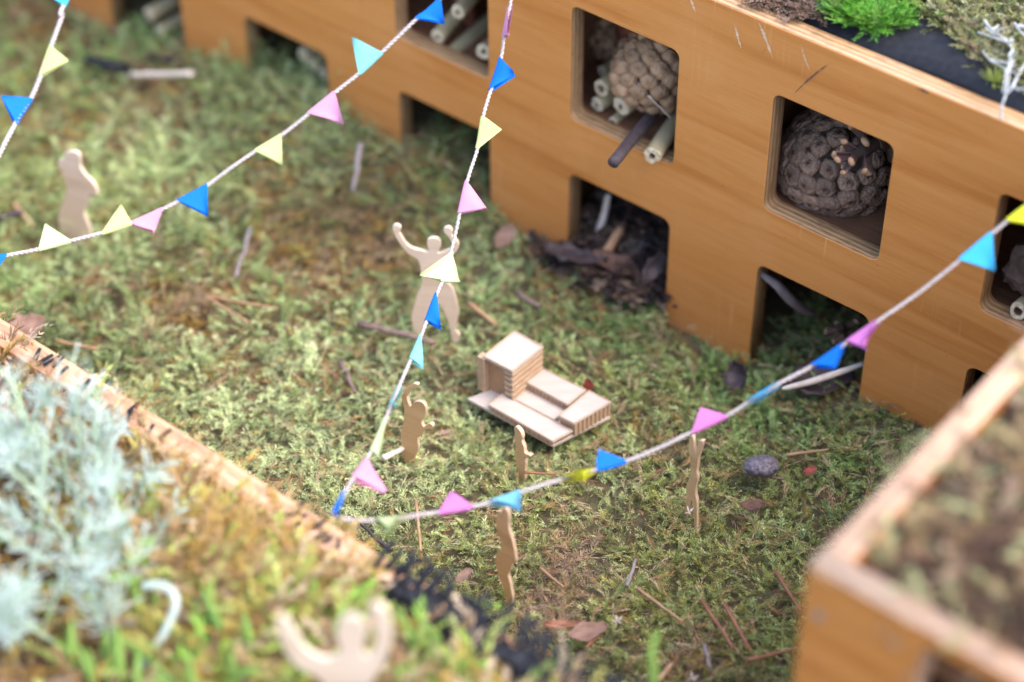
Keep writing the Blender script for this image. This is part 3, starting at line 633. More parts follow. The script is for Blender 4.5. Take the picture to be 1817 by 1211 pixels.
bunting([(625, 853), (660, 800), (690, 730), (722, 655), (747, 598), (770, 535), (790, 487), (806, 425), (816, 378), (829, 322), (848, 262), (858, 205), (872, 158), (889, 103), (895, 62), (906, 6)],
        (low, peg), 0.00122,
        [((906, 8), (893, 66), (903, 62), 'pink', -0.020), ((888, 104), (871, 160), (914, 132), 'blue', -0.006), ((857, 207), (848, 264), (891, 230), 'yellow', 0.004),
         ((824, 321), (816, 379), (864, 369), 'pink', -0.004), ((803, 449), (789, 500), (744, 489), 'cream', -0.006), ((799, 450), (787, 502), (819, 500), 'cream', 0.003), ((777, 523), (762, 572), (783, 582), 'blue', -0.012),
         ((748, 597), (732, 640), (752, 652), 'teal', -0.012), ((713, 685), (696, 722), (700, 716), 'teal', -0.018), ((685, 743), (664, 803), (673, 808), 'cream', -0.014),
         ((648, 816), (625, 848), (684, 874), 'pink', -0.006), ((605, 868), (581, 912), (600, 915), 'blue', -0.010)],
        'bunting string running from the top edge down to the near planter, past the raised-arm figure')
low2 = pz(606, 921, LED_Z + 0.004); rtop = wtop(1948, 291)
bunting([(640, 924), (690, 923), (740, 915), (808, 905), (870, 892), (925, 873), (990, 853), (1050, 836), (1110, 819), (1170, 795), (1228, 767), (1290, 738), (1330, 713), (1384, 680), (1441, 650), (1500, 610), (1561, 568), (1630, 520), (1701, 464), (1760, 415), (1817, 370)],
        (low2, rtop), 0.00130,
        [((663, 925), (725, 916), (690, 930), 'cream', -0.020), ((779, 913), (838, 899), (800, 871), 'mauve', 0.004), ((866, 894), (925, 874), (922, 894), 'sky', -0.018),
         ((995, 852), (1055, 835), (1035, 853), 'acid', -0.020), ((1060, 834), (1110, 819), (1062, 797), 'blue', 0.004), ((1064, 852), (1108, 822), (1058, 812), 'blue', 0.002), ((1229, 768), (1290, 741), (1243, 723), 'mauve', 0.004),
         ((1327, 713), (1384, 679), (1352, 708), 'azure', -0.020), ((1441, 650), (1498, 612), (1483, 655), 'blue', -0.012), ((1502, 607), (1561, 568), (1532, 612), 'mauve', -0.012),
         ((1703, 459), (1760, 414), (1765, 482), 'azure', -0.004), ((1786, 392), (1835, 348), (1838, 402), 'acid', -0.004)],
        'bunting string stretching from the near planter up to the right edge')
l3 = pz(-140, 486, LED_Z + 0.004)
bunting([(-60, 468), (0, 456), (67, 443), (125, 428), (180, 414), (230, 398), (290, 371), (340, 345), (367, 330), (410, 298), (453, 269), (500, 240), (548, 202), (595, 164), (638, 130), (678, 93), (738, 35), (775, 5)],
        (l3, peg + WD * -0.004), 0.0014,
        [((-42, 465), (12, 453), (-8, 480), 'blue', 0), ((69, 447), (125, 429), (80, 397), 'cream', 0.004), ((180, 415), (234, 398), (214, 362), 'yellow', 0.004), ((230, 393), (288, 369), (272, 416), 'pink', -0.004),
         ((315, 356), (367, 328), (368, 383), 'blue', -0.004), ((453, 269), (500, 241), (501, 293), 'yellow', -0.004), ((548, 202), (595, 166), (609, 219), 'pink', -0.004),
         ((638, 131), (678, 93), (623, 66), 'teal', 0.004), ((738, 34), (778, -6), (788, 41), 'blue', -0.004)],
        'bunting string across the upper left, in front of the far wooden figure')
l4 = pz(-110, 470, LED_Z + 0.004); t4 = wtop(330, -392)
bunting([(-30, 330), (0, 272), (30, 215), (60, 165), (88, 90), (110, 30), (128, -20)], (l4, t4), 0.0017,
        [((142, -42), (122, 14), (92, -4), 'azure', -0.004), ((90, 82), (70, 135), (122, 107), 'yellow', -0.004), ((55, 176), (30, 222), (2, 172), 'blue', -0.004)],
        'short visible stretch of bunting in the top left corner')

# ------------------------------------------------------------------ things inside the hotel
def hollow_stem(end, far, r, bore, label, mats=('stem_out', 'stem_cut', 'stem_hole'), rough=0.06, n=14):
    end, far = np.asarray(end), np.asarray(far); d = far - end; L_ = np.linalg.norm(d); d /= L_
    a = np.cross(d, [0.2, 0.1, 0.97]); a /= np.linalg.norm(a); b = np.cross(d, a); v = []; f = []; mi = []
    rings = [(0.012, bore * r * 0.9), (0.004, bore * r), (0.0, bore * r * 1.05), (0.0, r * 0.93), (0.0012, r), (L_ * 0.5, r * 1.02), (L_, r * 0.96)]
    jit = [1 + rough * random.uniform(-1, 1) for _ in range(n)]
    for (s, rr) in rings:
        for k in range(n):
            t = 2 * math.pi * k / n
            zz = s + (random.uniform(-1, 1) * r * 0.10 if 0 < rr and s < 0.002 else 0)
            v.append(end + d * zz + (a * math.cos(t) + b * math.sin(t)) * rr * jit[k])
    for i in range(len(rings) - 1):
        for k in range(n):
            f.append((i * n + k, i * n + (k + 1) % n, (i + 1) * n + (k + 1) % n, (i + 1) * n + k)); mi.append(2 if i < 2 else (1 if i < 4 else 0))
    f.append(tuple(range(n))); mi.append(2)
    me = pymesh('hollow_stem', [p - end for p in v], f)
    for m in mats: me.materials.append(M[m])
    for i, p in enumerate(me.polygons): p.material_index = mi[i]; p.use_smooth = mi[i] == 0
    o = link('hollow_stem', me, None, loc=tuple(end))
    return tag(o, label, 'stem', 'cut stems in the insect hotel')
def scale_mesh(bulge=1.05):
    """one closed cone scale: a bulging rhombic shield with a small boss"""
    v = []; f = []; R_ = [(1.0, -0.10), (0.96, 0.04), (0.80, 0.20), (0.5, 0.32), (0.22, 0.35), (0.12, 0.40)]; n = 8
    for (r, z) in R_:
        for k in range(n):
            t = 2 * math.pi * k / n; w = 1.0 if k % 2 == 0 else 0.90
            v.append((r * math.cos(t) * 0.56 * w, r * math.sin(t) * 0.50 * w, z * bulge))
    for i in range(len(R_) - 1):
        for k in range(n): f.append((i * n + k, i * n + (k + 1) % n, (i + 1) * n + (k + 1) % n, (i + 1) * n + k))
    f.append(tuple((len(R_) - 1) * n + k for k in range(n)))
    # skirt into the cone
    o = len(v)
    for k in range(n):
        t = 2 * math.pi * k / n; v.append((0.3 * math.cos(t), 0.3 * math.sin(t), -0.5))
    for k in range(n): f.append((o + k, o + (k + 1) % n, (k + 1) % n, k))
    me = pymesh('scale', v, f); me.shade_smooth(); return me
SCALE = scale_mesh(); SCALE_FLAT = scale_mesh(0.55)
def cone_mat(name, c1, c2, dark):
    """shield colour, darker at the small boss in the middle of each scale"""
    m, nt, b = nodes(name); L = nt.links; N = nt.nodes.new
    tc = N('ShaderNodeTexCoord'); oi = N('ShaderNodeObjectInfo'); sx = N('ShaderNodeVectorMath'); sx.operation = 'MULTIPLY'; sx.inputs[1].default_value = (1, 1, 0)
    L.new(tc.outputs['Object'], sx.inputs[0]); ln = N('ShaderNodeVectorMath'); ln.operation = 'LENGTH'; L.new(sx.outputs[0], ln.inputs[0])
    nz = N('ShaderNodeTexNoise'); nz.inputs['Scale'].default_value = 5; nz.inputs['Detail'].default_value = 4; L.new(tc.outputs['Object'], nz.inputs['Vector'])
    ad = N('ShaderNodeMath'); ad.operation = 'MULTIPLY_ADD'; ad.inputs[1].default_value = 0.22; L.new(nz.outputs['Fac'], ad.inputs[0]); L.new(ln.outputs['Value'], ad.inputs[2])
    r = ramp(nt, [(0.17, dark), (0.24, c1), (0.46, c2), (0.62, c1)]); L.new(ad.outputs[0], r.inputs[0])
    hv = N('ShaderNodeHueSaturation'); mr = N('ShaderNodeMapRange'); mr.inputs[3].default_value = 0.75; mr.inputs[4].default_value = 1.25
    L.new(oi.outputs['Random'], mr.inputs[0]); L.new(mr.outputs[0], hv.inputs['Value']); L.new(r.outputs[0], hv.inputs['Color']); L.new(hv.outputs[0], b.inputs['Base Color'])
    b.inputs['Roughness'].default_value = 0.6; b.inputs['Specular IOR Level'].default_value = 0.25
    bp = N('ShaderNodeBump'); bp.inputs['Strength'].default_value = 0.4; bp.inputs['Distance'].default_value = 0.3; L.new(nz.outputs['Fac'], bp.inputs['Height']); L.new(bp.outputs[0], b.inputs['Normal'])
    return m
def closed_cone(c, axis, rad, length, nsc, mat, label, ssc=1.0, src=None, taper=0.0):
    axis = Vector(axis).normalized(); q = Vector((0, 0, 1)).rotation_difference(axis)
    root = empty('pine_cone', tuple(c)); tag(root, label, 'pine cone', 'pine cones in the insect hotel'); root.rotation_mode = 'QUATERNION'; root.rotation_quaternion = q
    bm = bmesh.new(); bmesh.ops.create_uvsphere(bm, u_segments=20, v_segments=12, radius=1.0)
    for v in bm.verts: tq = 1 - taper * v.co.z; v.co.x *= rad * 0.93 * tq; v.co.y *= rad * 0.93 * tq; v.co.z *= length * 0.5 * 0.93
    me = bpy.data.meshes.new('core'); bm.to_mesh(me); bm.free(); link('core', me, M['cone_core'], root, smooth=True)
    ga = math.pi * (3 - math.sqrt(5)); me = (src or SCALE).copy(); me.materials.append(mat)
    for i in range(nsc):
        z = 1 - 2 * (i + 0.5) / nsc; rr = math.sqrt(1 - z * z); a = ga * i
        tp_ = 1 - taper * z; p = Vector((rr * math.cos(a) * rad * tp_, rr * math.sin(a) * rad * tp_, z * length / 2))
        nn = Vector((rr * math.cos(a) / rad, rr * math.sin(a) / rad, z / (length / 2))).normalized()
        s = ssc * math.sqrt(4 * math.pi * rad * (rad + length) / 2 / nsc) * 1.06 * (0.75 + 0.25 * rr) * random.uniform(0.86, 1.06)
        o = bpy.data.objects.new('scale', me); COL.objects.link(o); o.parent = root
        xa = Vector((-math.sin(a), math.cos(a), 0)); ya = nn.cross(xa)
        mt = Matrix((xa, ya, nn)).transposed().to_4x4(); mt.translation = p * 0.95
        o.matrix_local = mt @ Matrix.Rotation(random.gauss(0, 0.10), 4, 'X') @ Matrix.Rotation(random.gauss(0, 0.10), 4, 'Y') @ Matrix.Diagonal((s, s, s * random.uniform(0.7, 1.1), 1))
    return root
def open_cone(c, axis, size, nsc, label, mats=('cone_dark', 'cone_tip')):
    axis = Vector(axis).normalized(); q = Vector((0, 0, 1)).rotation_difference(axis)
    root = empty('pine_cone', tuple(c)); tag(root, label, 'pine cone', 'pine cones in the insect hotel'); root.rotation_mode = 'QUATERNION'; root.rotation_quaternion = q
    me = tube_me('core', [(0, 0, -0.5 * size), (0, 0, 0), (0, 0, 0.4 * size)], [0.16 * size, 0.22 * size, 0.08 * size], 8); link('core', me, M['cone_core'], root)
    # blade: a tapering spoon; tip: a thick rhombic end
    v = [(-.07, 0, 0), (.07, 0, 0), (.07, 0, .05), (-.07, 0, .05), (-.13, .38, .05), (.13, .38, .05), (.13, .38, .10), (-.13, .38, .10), (-.17, .72, .02), (.17, .72, .02), (.15, .72, .09), (-.15, .72, .09)]
    f = [(0, 1, 5, 4), (1, 2, 6, 5), (2, 3, 7, 6), (3, 0, 4, 7), (4, 5, 9, 8), (5, 6, 10, 9), (6, 7, 11, 10), (7, 4, 8, 11), (3, 2, 1, 0), (8, 9, 10, 11)]
    bl = pymesh('scale', v, f); bl.materials.append(M[mats[0]])
    bm = bmesh.new(); bmesh.ops.create_uvsphere(bm, u_segments=8, v_segments=6, radius=1.0)
    for w in bm.verts: w.co.x *= .17; w.co.y = w.co.y * .10 + .77; w.co.z = w.co.z * .10 + .06
    tp = bpy.data.meshes.new('tip'); bm.to_mesh(tp); bm.free(); tp.materials.append(M[mats[1]]); tp.shade_smooth()
    for i in range(nsc):
        a = i * 2.39996; t = i / nsc; up = math.radians(15 + 55 * t)
        e = Matrix.Translation((0, 0, (-0.4 + 0.75 * t) * size)) @ Matrix.Rotation(a, 4, 'Z') @ Matrix.Rotation(up, 4, 'X') @ Matrix.Scale(size * (1.0 - 0.25 * t), 4)
        o = bpy.data.objects.new('scale', bl); COL.objects.link(o); o.parent = root; o.matrix_local = e
        g = bpy.data.objects.new('tip', tp); COL.objects.link(g); g.parent = o
    return root
CM1 = cone_mat('cone_tan_scale', (0.37, 0.215, 0.12), (0.44, 0.27, 0.155), (0.31, 0.17, 0.095))
CM2 = cone_mat('cone_grey_scale', (0.19, 0.11, 0.07), (0.26, 0.165, 0.115), (0.06, 0.035, 0.03))
# opening in the middle of the upper row: cone, stems, twig, clay shard
closed_cone(pw(1162, 118, 0.046), (0.25, 0.35, 0.9), 0.0275, 0.064, 84, CM1, 'tan closed pine cone resting on stems in the middle opening', 1.0, None, 0.22)
closed_cone(pw(1098, 62, 0.085), (0.1, 0.6, 0.7), 0.020, 0.045, 60, CM1, 'small tan cone half hidden at the back of the middle opening')
inw = lambda a, b, c: WI * a + WD * b + np.array([0, 0, c])
S_ = [((1066, 158), 0.024, 0.0068, .42, 'green hollow stem low in the middle opening, its end facing left'),
      ((1058, 187), 0.022, 0.0058, .25, 'frayed pale stem end at the left of the middle opening'),
      ((1101, 190), 0.020, 0.0074, .30, 'thick pale green stem end below the tan pine cone'),
      ((1086, 218), 0.018, 0.0038, .50, 'thin hollow straw end just above the sill of the middle opening'),
      ((1067, 128), 0.046, 0.0045, .20, 'round stem end deep at the left of the middle opening'),
      ((1150, 196), 0.046, 0.0055, .30, 'shaded stem end under the tan pine cone')]
for (q, off, r_, br, lb) in S_:
    e = pw(*q, off); hollow_stem(e, e + inw(0.062, random.uniform(-0.002, 0.012), random.uniform(0.0, 0.006)), r_, br, lb)
e = pw(1157, 277, -0.006); hollow_stem(e, pw(1212, 196, 0.055), 0.0062, .35, 'pale green stem sticking out over the sill at the right of the middle opening', rough=0.12)
def rod(nm, a, b, r0, r1, mat, label, cat='twig', group=None, wob=0.03, n=8, seg=7):
    a, b = np.asarray(a), np.asarray(b); L_ = np.linalg.norm(b - a); pts = []
    for i in range(seg + 1):
        t = i / seg; w = RNG.normal(0, 1, 3) * L_ * wob * math.sin(math.pi * t) * 0.5; w[2] *= 0.4; pts.append(a + (b - a) * t + w - a)
    o = link(nm, tube_me(nm, pts, [r0 + (r1 - r0) * i / seg for i in range(seg + 1)], n, True, 0.07), M[mat], loc=tuple(a), smooth=True)
    return tag(o, label, cat, group)
rod('dark_twig', pw(1088, 289, -0.045), pw(1172, 188, 0.045), 0.0041, 0.0047, 'darktwig', 'dark purple-brown twig poking out over the sill of the middle opening', wob=0.01, n=10)
rod('dry_stalk', pw(1150, 170, 0.008), pw(1192, 212, 0.020), 0.0005, 0.0004, 'palestick', 'hair-thin pale stalk crossing below the tan pine cone', 'stalk')
def curved_shard(nm, c, axis_up, r, h, a0, a1, t, mat, label, cat, rz):
    v = []; f = []; n = 14
    for i in range(n + 1):
        a = math.radians(a0 + (a1 - a0) * i / n)
        for (rr, z) in ((r, 0), (r + t, 0), (r + t, h), (r, h)): v.append((rr * math.cos(a), rr * math.sin(a), z))
        if i:
            for k in range(4): f.append(((i - 1) * 4 + k, (i - 1) * 4 + (k + 1) % 4, i * 4 + (k + 1) % 4, i * 4 + k))
    f += [(3, 2, 1, 0), tuple(n * 4 + k for k in range(4))]
    o = link(nm, pymesh(nm, v, f), M[mat], loc=tuple(c), rot=(axis_up, 0, rz)); return tag(o, label, cat)
q = loc2(0.038, 0.105, Z_WB + 0.004)
curved_shard('clay_shard', q, 0.12, 0.055, 0.084, 190, 275, 0.005, 'clay', 'dark red terracotta shard at the back left of the middle opening', 'pot shard', -YAW)
# right opening: big grey cone and a small open one
closed_cone(pw(1478, 292, 0.060), (0.35, -0.55, 0.55), 0.0405, 0.094, 118, CM2, 'large grey-brown closed pine cone filling the opening at right', 1.06, SCALE_FLAT, -0.18)
open_cone(pw(1530, 268, 0.012), (-0.75, -0.45, -0.15), 0.0240, 11, 'small open pine cone with dark scales and tan tips before the big cone')
# opening behind the upper middle of the picture: sticks
for (a, b, r_, lb) in [((797, 102), (875, 30), 0.0062, 'front cut stem in the opening under the blue flag, top centre'), ((776, 66), (850, -20), 0.0058, 'upper left cut stem in the opening under the blue flag, top centre'), ((858, 92), (905, 60), 0.006, 'cut stem at the right side of the top centre opening'), ((812, 22), (870, -40), 0.0055, 'topmost cut stem in the top centre opening')]:
    hollow_stem(pw(*a, 0.012), pw(*b, 0.07), r_, 0.3, lb)
q = loc2(-P + 0.040, 0.10, Z_WB + 0.004)
curved_shard('clay_shard', q, 0.1, 0.05, 0.08, 195, 265, 0.005, 'clay', 'terracotta shard behind the stems of the top centre opening', 'pot shard', -YAW)
# rightmost opening
e = pw(1806, 553, 0.006); hollow_stem(e, pw(1870, 500, 0.06), 0.0058, 0.5, 'grey hollow cane with a round bore in the rightmost opening')
e = pw(1790, 500, 0.035); rod('bark_stick', e, pw(1880, 420, 0.06), 0.008, 0.009, 'darktwig', 'dark stick lying in the rightmost opening', wob=0.01, n=10)
bm = bmesh.new(); bmesh.ops.create_icosphere(bm, subdivisions=3, radius=0.017)
for v in bm.verts: v.co *= 1 + 0.22 * random.uniform(-1, 1); v.co.z *= 1.1
me = bpy.data.meshes.new('bark_lump'); bm.to_mesh(me); bm.free()
tag(link('bark_lump', me, M['bark'], loc=tuple(pw(1835, 478, 0.028))), 'rough lump of bark in the rightmost opening, cut by the picture edge', 'bark')
# lower openings
for i, (q, r_) in enumerate([((262, 28), 0.0062), ((283, 58), 0.0058), ((303, 84), 0.0055)]):
    e = pw(*q, 0.004); hollow_stem(e, e + inw(0.08, 0.012, 0.008), r_, 0.25, ['upper pale stem end in the far left opening', 'middle pale stem end in the far left opening', 'lowest pale stem end in the far left opening'][i])
for i, (q, r_) in enumerate([((537, 98), 0.006), ((553, 116), 0.0055), ((571, 132), 0.0050)]):
    e = pw(*q, 0.012); hollow_stem(e, e + inw(0.08, 0.008, 0.004), r_, 0.25, ['uppermost pale stem end in the low opening left of centre', 'pale stem end between two others in the low opening left of centre', 'lowest pale stem end in the low opening left of centre'][i])
rod('wood_chip', pw(1063, 470, -0.004), pw(1103, 404, 0.022), 0.0042, 0.0034, 'chip', 'pale orange splinter of wood leaning in the low middle opening', 'wood chip', wob=0.02, n=5)
rod('dark_twig', pw(1103, 404, 0.023), pw(1128, 360, 0.05), 0.003, 0.002, 'leaf_brown', 'reddish twig behind the orange splinter in the low middle opening', wob=0.02)
rod('dry_stalk', pw(1060, 426, 0.018), pw(1080, 345, 0.03), 0.0032, 0.0024, 'palestick', 'pale grey stalk standing in the low middle opening', 'stalk', wob=0.02, n=6)
rod('grey_stalk', pw(1040, 440, 0.030), pw(1048, 385, 0.05), 0.0052, 0.0046, 'twig_grey', 'broad grey stalk at the left of the low middle opening', 'stalk', wob=0.02, n=6)
def dead_leaf(c, L_, Wd, nrm, head, mat, label, curl=0.35, lobes=0.28, name='dead_leaf'):
    n = Vector(nrm).normalized(); h = Vector((math.cos(head), math.sin(head), 0)); h = (h - n * h.dot(n)).normalized(); s = n.cross(h)
    v = []; f = []; U, W_ = 9, 6
    for i in range(U + 1):
        t = i / U; w = Wd * math.sin(math.pi * min(1, t * 0.93 + 0.04)) ** 0.8 * (1 + lobes * (random.random() - 0.5) * 2)
        for j in range(W_ + 1):
            u = j / W_ * 2 - 1
            z = curl * L_ * ((t - 0.5) ** 2 + 0.5 * u * u * (w / L_) * 2) + random.uniform(-1, 1) * L_ * 0.055
            p = h * (t - 0.5) * L_ + s * u * w + n * z; v.append(tuple(p))
    for i in range(U):
        for j in range(W_): k = i * (W_ + 1) + j; f.append((k, k + 1, k + W_ + 2, k + W_ + 1))
    me = pymesh(name, v, f); o = link(name, me, M[mat], loc=tuple(c), smooth=True)
    sm = o.modifiers.new('thickness', 'SOLIDIFY'); sm.thickness = 0.0004
    return tag(o, label, 'leaf')
dead_leaf(pw(1135, 455, 0.02), 0.052, 0.010, (-0.3, -0.6, 0.7), 0.4, 'leaf_dark', 'large dark leaf lying in the low middle opening')
dead_leaf(pw(1160, 475, 0.004), 0.030, 0.007, (0.2, -0.7, 0.6), 1.2, 'leaf_dark', 'blackish curled leaf at the right foot of the low middle opening')
dead_leaf(pw(1095, 470, 0.0), 0.040, 0.007, (0.1, -0.5, 0.8), -0.5, 'leaf_brown', 'brown leaf on the threshold of the low middle opening')
dead_leaf(pw(1160, 430, 0.040), 0.040, 0.014, (-0.5, -0.6, 0.5), 0.9, 'leaf_brown', 'brown leaf standing at the back of the low middle opening')
dead_leaf(pw(1020, 455, -0.014), 0.050, 0.008, (0, -0.2, 1), -0.3, 'leaf_dark', 'narrow dark leaf strip on the moss left of the low middle opening')
N = 900
lx = RNG.uniform(0.003, WW - 0.003, N); ly = RNG.uniform(-0.012, 0.085, N); wide = ly < 0.0; lx = np.where(wide, RNG.uniform(-0.02, WW * 0.9, N), lx)
B = W0 + lx[:, None] * WD + ly[:, None] * WI; B[:, 2] = 0.004 + np.clip(ly, 0, 1) * 0.42 + RNG.uniform(0, 0.006, N)
bc = np.array([[0.085, 0.05, 0.035], [0.05, 0.032, 0.03], [0.13, 0.08, 0.055], [0.035, 0.026, 0.026], [0.20, 0.14, 0.10]])[RNG.integers(0, 5, N)]
mo = leaf_cloud('leaf_litter', B, RNG.uniform(0, 6.283, N), RNG.uniform(-0.2, 0.7, N), RNG.uniform(0.006, 0.018, N), 3, RNG.uniform(0.008, 0.018, N), RNG.uniform(0.0012, 0.0040, N), bc, bc * 1.1, alpha=0.5, mat=M['drymoss'])
tag(mo, 'dark leaf litter and broken stalks filling the low middle opening', 'leaf litter', kind='stuff')
def ribbon(nm, pts, wd, mat, label, cat):
    q = spline(pts, 8); c = q[0].copy(); v = []; f = []
    for i, p in enumerate(q):
        d = q[min(i + 1, len(q) - 1)] - q[max(i - 1, 0)]; d /= np.linalg.norm(d); s = np.cross(d, _fw); s /= np.linalg.norm(s)
        w = wd * (0.25 + 0.75 * math.sin(math.pi * (i + 1) / (len(q) + 2)) ** 0.6)
        for u, z in ((-1, 0), (0, -0.3), (1, 0)): v.append(p - c + s * w * u + _fw * w * z)
        if i:
            for k in range(2): a = (i - 1) * 3 + k; f.append((a, a + 1, a + 4, a + 3))
    o = link(nm, pymesh(nm, v, f), M[mat], loc=tuple(c), smooth=True); m_ = o.modifiers.new('thickness', 'SOLIDIFY'); m_.thickness = 0.0004
    return tag(o, label, cat)
ribbon('dead_grass', [pw(1350, 486, 0.006), pw(1378, 506, 0.010), pw(1400, 530, 0.016), pw(1425, 550, 0.03), pw(1445, 558, 0.045)], 0.0034, 'twig_grey', 'curved dry blade hanging in the low opening at right', 'blade')
open_cone(pw(1497, 590, 0.030), (0.4, 0.3, -0.8), 0.0165, 16, 'reddish open pine cone behind the blue and mauve flags, in the low opening', ('leaf_brown', 'cone_tip'))
ribbon('dead_grass', [pz(1388, 690, 0.012), pz(1430, 680, 0.016), pz(1480, 664, 0.020), pz(1532, 646, 0.022)], 0.0022, 'palestick', 'pale dry blade lying before the low opening at right', 'blade')
dead_leaf(pz(1455, 675, 0.008), 0.050, 0.013, (0.1, -0.2, 1), 0.15, 'leaf_dark', 'dark brown leaf under the pale dry blade at right', 0.2)
dead_leaf(pz(1314, 664, 0.012), 0.020, 0.010, (-0.6, -0.6, 0.5), 1.3, 'leaf_dark', 'small dark curled leaf standing in the moss left of the dry blade', 0.8)

# ------------------------------------------------------------------ litter on the moss
def ground_rod(x0, y0, x1, y1, w, mat, label, nm='twig', cat='twig', z=0.009, wob=None, r1=None):
    wob = wob if wob is not None else (0.008 if mat in ('needle', 'straw') else 0.03)
    a, b = pz(x0, y0, z), pz(x1, y1, z); a = pz(x0, y0, float(gh(a[0], a[1])) + z); b = pz(x1, y1, float(gh(b[0], b[1])) + z + random.uniform(-0.002, 0.003))
    rod(nm, a, b, w, w * 0.7 if r1 is None else r1, mat, label, cat, wob=wob, n=6)
ground_rod(230, 134, 343, 131, 0.0026, 'palestick', 'straight pale stick lying at the foot of the far wall, top left', 'pale_stick', 'stick', 0.014, 0.01, 0.0026)
ground_rod(636, 574, 772, 608, 0.0026, 'twig', 'grey-brown twig at the feet of the raised-arm figure')
ground_rod(446, 404, 419, 492, 0.0020, 'twig_grey', 'grey twig pointing up in the moss right of the blue flag')
ground_rod(603, 640, 630, 697, 0.0020, 'twig', 'short dark twig in the moss left of the centre string')
ground_rod(1110, 530, 1186, 497, 0.0022, 'straw', 'light brown twig leading to the low middle opening')
ground_rod(832, 538, 882, 578, 0.0020, 'straw', 'orange-brown twig right of the raised-arm figure')
ground_rod(918, 520, 958, 545, 0.0026, 'twig', 'stubby brown twig between the figure and the hotel')
ground_rod(680, 814, 722, 792, 0.0024, 'palestick', 'pale stub of wood at the foot of the figure left of the building', 'pale_stick', 'stick')
ground_rod(738, 888, 747, 978, 0.0013, 'straw', 'upright straw between the yellow and mauve flags')
ground_rod(1130, 1044, 1212, 1104, 0.0012, 'straw', 'long thin straw slanting in the moss at lower centre')
ground_rod(1112, 1040, 1128, 993, 0.0014, 'twig_grey', 'short grey straw above the long thin straw')
ground_rod(355, 520, 440, 572, 0.0012, 'straw', 'pine needle slanting down in the brown patch at left', 'pine_needle', 'needle')
ground_rod(362, 524, 492, 548, 0.0012, 'straw', 'pine needle lying flatter in the brown patch at left', 'pine_needle', 'needle')
ground_rod(1245, 1066, 1302, 1152, 0.0015, 'needle', 'left one of two reddish pine needles at lower right', 'pine_needle', 'needle')
ground_rod(1285, 1072, 1330, 1152, 0.0015, 'needle', 'right one of two reddish pine needles at lower right', 'pine_needle', 'needle')
ground_rod(1376, 1014, 1420, 1084, 0.0013, 'needle', 'brown needle beside the right planter corner', 'pine_needle', 'needle')
ground_rod(1326, 1172, 1412, 1152, 0.0014, 'needle', 'flat brown needle near the bottom edge beside the right planter', 'pine_needle', 'needle')
ground_rod(1250, 1145, 1260, 1185, 0.0014, 'twig_grey', 'short grey stalk between reddish litter near the bottom edge')
ground_rod(1168, 1208, 1192, 1178, 0.0022, 'straw', 'thick straw piece at the bottom edge')
ground_rod(958, 1008, 1000, 1042, 0.0010, 'straw', 'thin straw on the dry tan patch')
ground_rod(25, 362, 58, 402, 0.0022, 'straw', 'brown twig at the left edge beside the far figure')
ground_rod(-10, 392, 40, 376, 0.0030, 'darktwig', 'dark twig at the left picture edge')
ground_rod(1060, 1128, 1040, 1150, 0.0012, 'needle', 'short reddish needle beside the pink leaf')
ground_rod(100, 605, 175, 620, 0.0013, 'straw', 'straw lying behind the near planter edge at left')
ground_rod(1320, 840, 1390, 850, 0.0009, 'twig', 'thin dark straw beside the dark stone')
ground_rod(1395, 808, 1470, 798, 0.0012, 'straw', 'pale straw above the red leaf at right')
ground_rod(930, 838, 985, 842, 0.0010, 'needle', 'needle at the foot of the smallest figure')
ground_rod(690, 975, 640, 930, 0.0013, 'darktwig', 'dark stalk behind the planter edge by the yellow flag')
ground_rod(640, 255, 626, 340, 0.0026, 'twig_grey', 'blurred grey stalk in the moss before the far wall', z=0.02)
dead_leaf(pz(895, 420, 0.016), 0.022, 0.006, (0.2, -0.7, 0.7), 1.1, 'leaf_pale', 'pale brown leaf standing near the raised-arm figure', 0.3)
dead_leaf(pz(1042, 1122, 0.010), 0.026, 0.006, (0.1, -0.4, 0.9), 0.3, 'leaf_pale', 'pinkish dry leaf by the black membrane at lower centre', 0.5, 0.3)
dead_leaf(pz(1000, 1108, 0.012), 0.026, 0.003, (0.1, -0.6, 0.9), 0.0, 'needle', 'reddish strip of leaf beside the pink dry leaf', 0.1)
dead_leaf(pz(1437, 836, 0.011), 0.010, 0.003, (0.1, -0.4, 0.9), 0.5, 'leaf_red', 'small red leaf right of the dark stone', 0.3)
dead_leaf(pz(1044, 683, 0.013), 0.010, 0.004, (-0.2, -0.9, 0.3), 1.4, 'leaf_red', 'small red leaf tip behind the wooden model building', 0.2)
dead_leaf(pz(45, 582, 0.012), 0.030, 0.010, (0.2, -0.5, 0.9), 0.6, 'leaf_pale', 'pinkish leaf behind the near planter at the left edge', 0.3)
dead_leaf(pz(790, 768, 0.011), 0.009, 0.002, (0.1, -0.4, 0.9), 0.2, 'leaf_pale', 'tiny reddish leaf scrap between figure and building', 0.3)
dead_leaf(pz(1335, 897, 0.011), 0.016, 0.004, (0.1, -0.4, 0.9), 0.1, 'leaf_brown', 'brown leaf scrap below the dark stone', 0.3)
dead_leaf(pz(822, 1022, 0.010), 0.014, 0.0035, (0.1, -0.4, 0.9), 0.8, 'leaf_pale', 'pale leaf scrap left of the slender figure', 0.3)
bm = bmesh.new(); bmesh.ops.create_icosphere(bm, subdivisions=4, radius=1.0)
for v in bm.verts:
    s_ = 1 + 0.10 * float(vnoise(v.co.x * 1.7, v.co.y * 1.7 + v.co.z, 1.3, 41)) + 0.05 * float(vnoise(v.co.x, v.co.z + v.co.y * 2, 4, 42)); v.co *= s_
    v.co.x *= 0.0118; v.co.y *= 0.0085; v.co.z *= 0.0065
me = bpy.data.meshes.new('stone'); bm.to_mesh(me); bm.free()
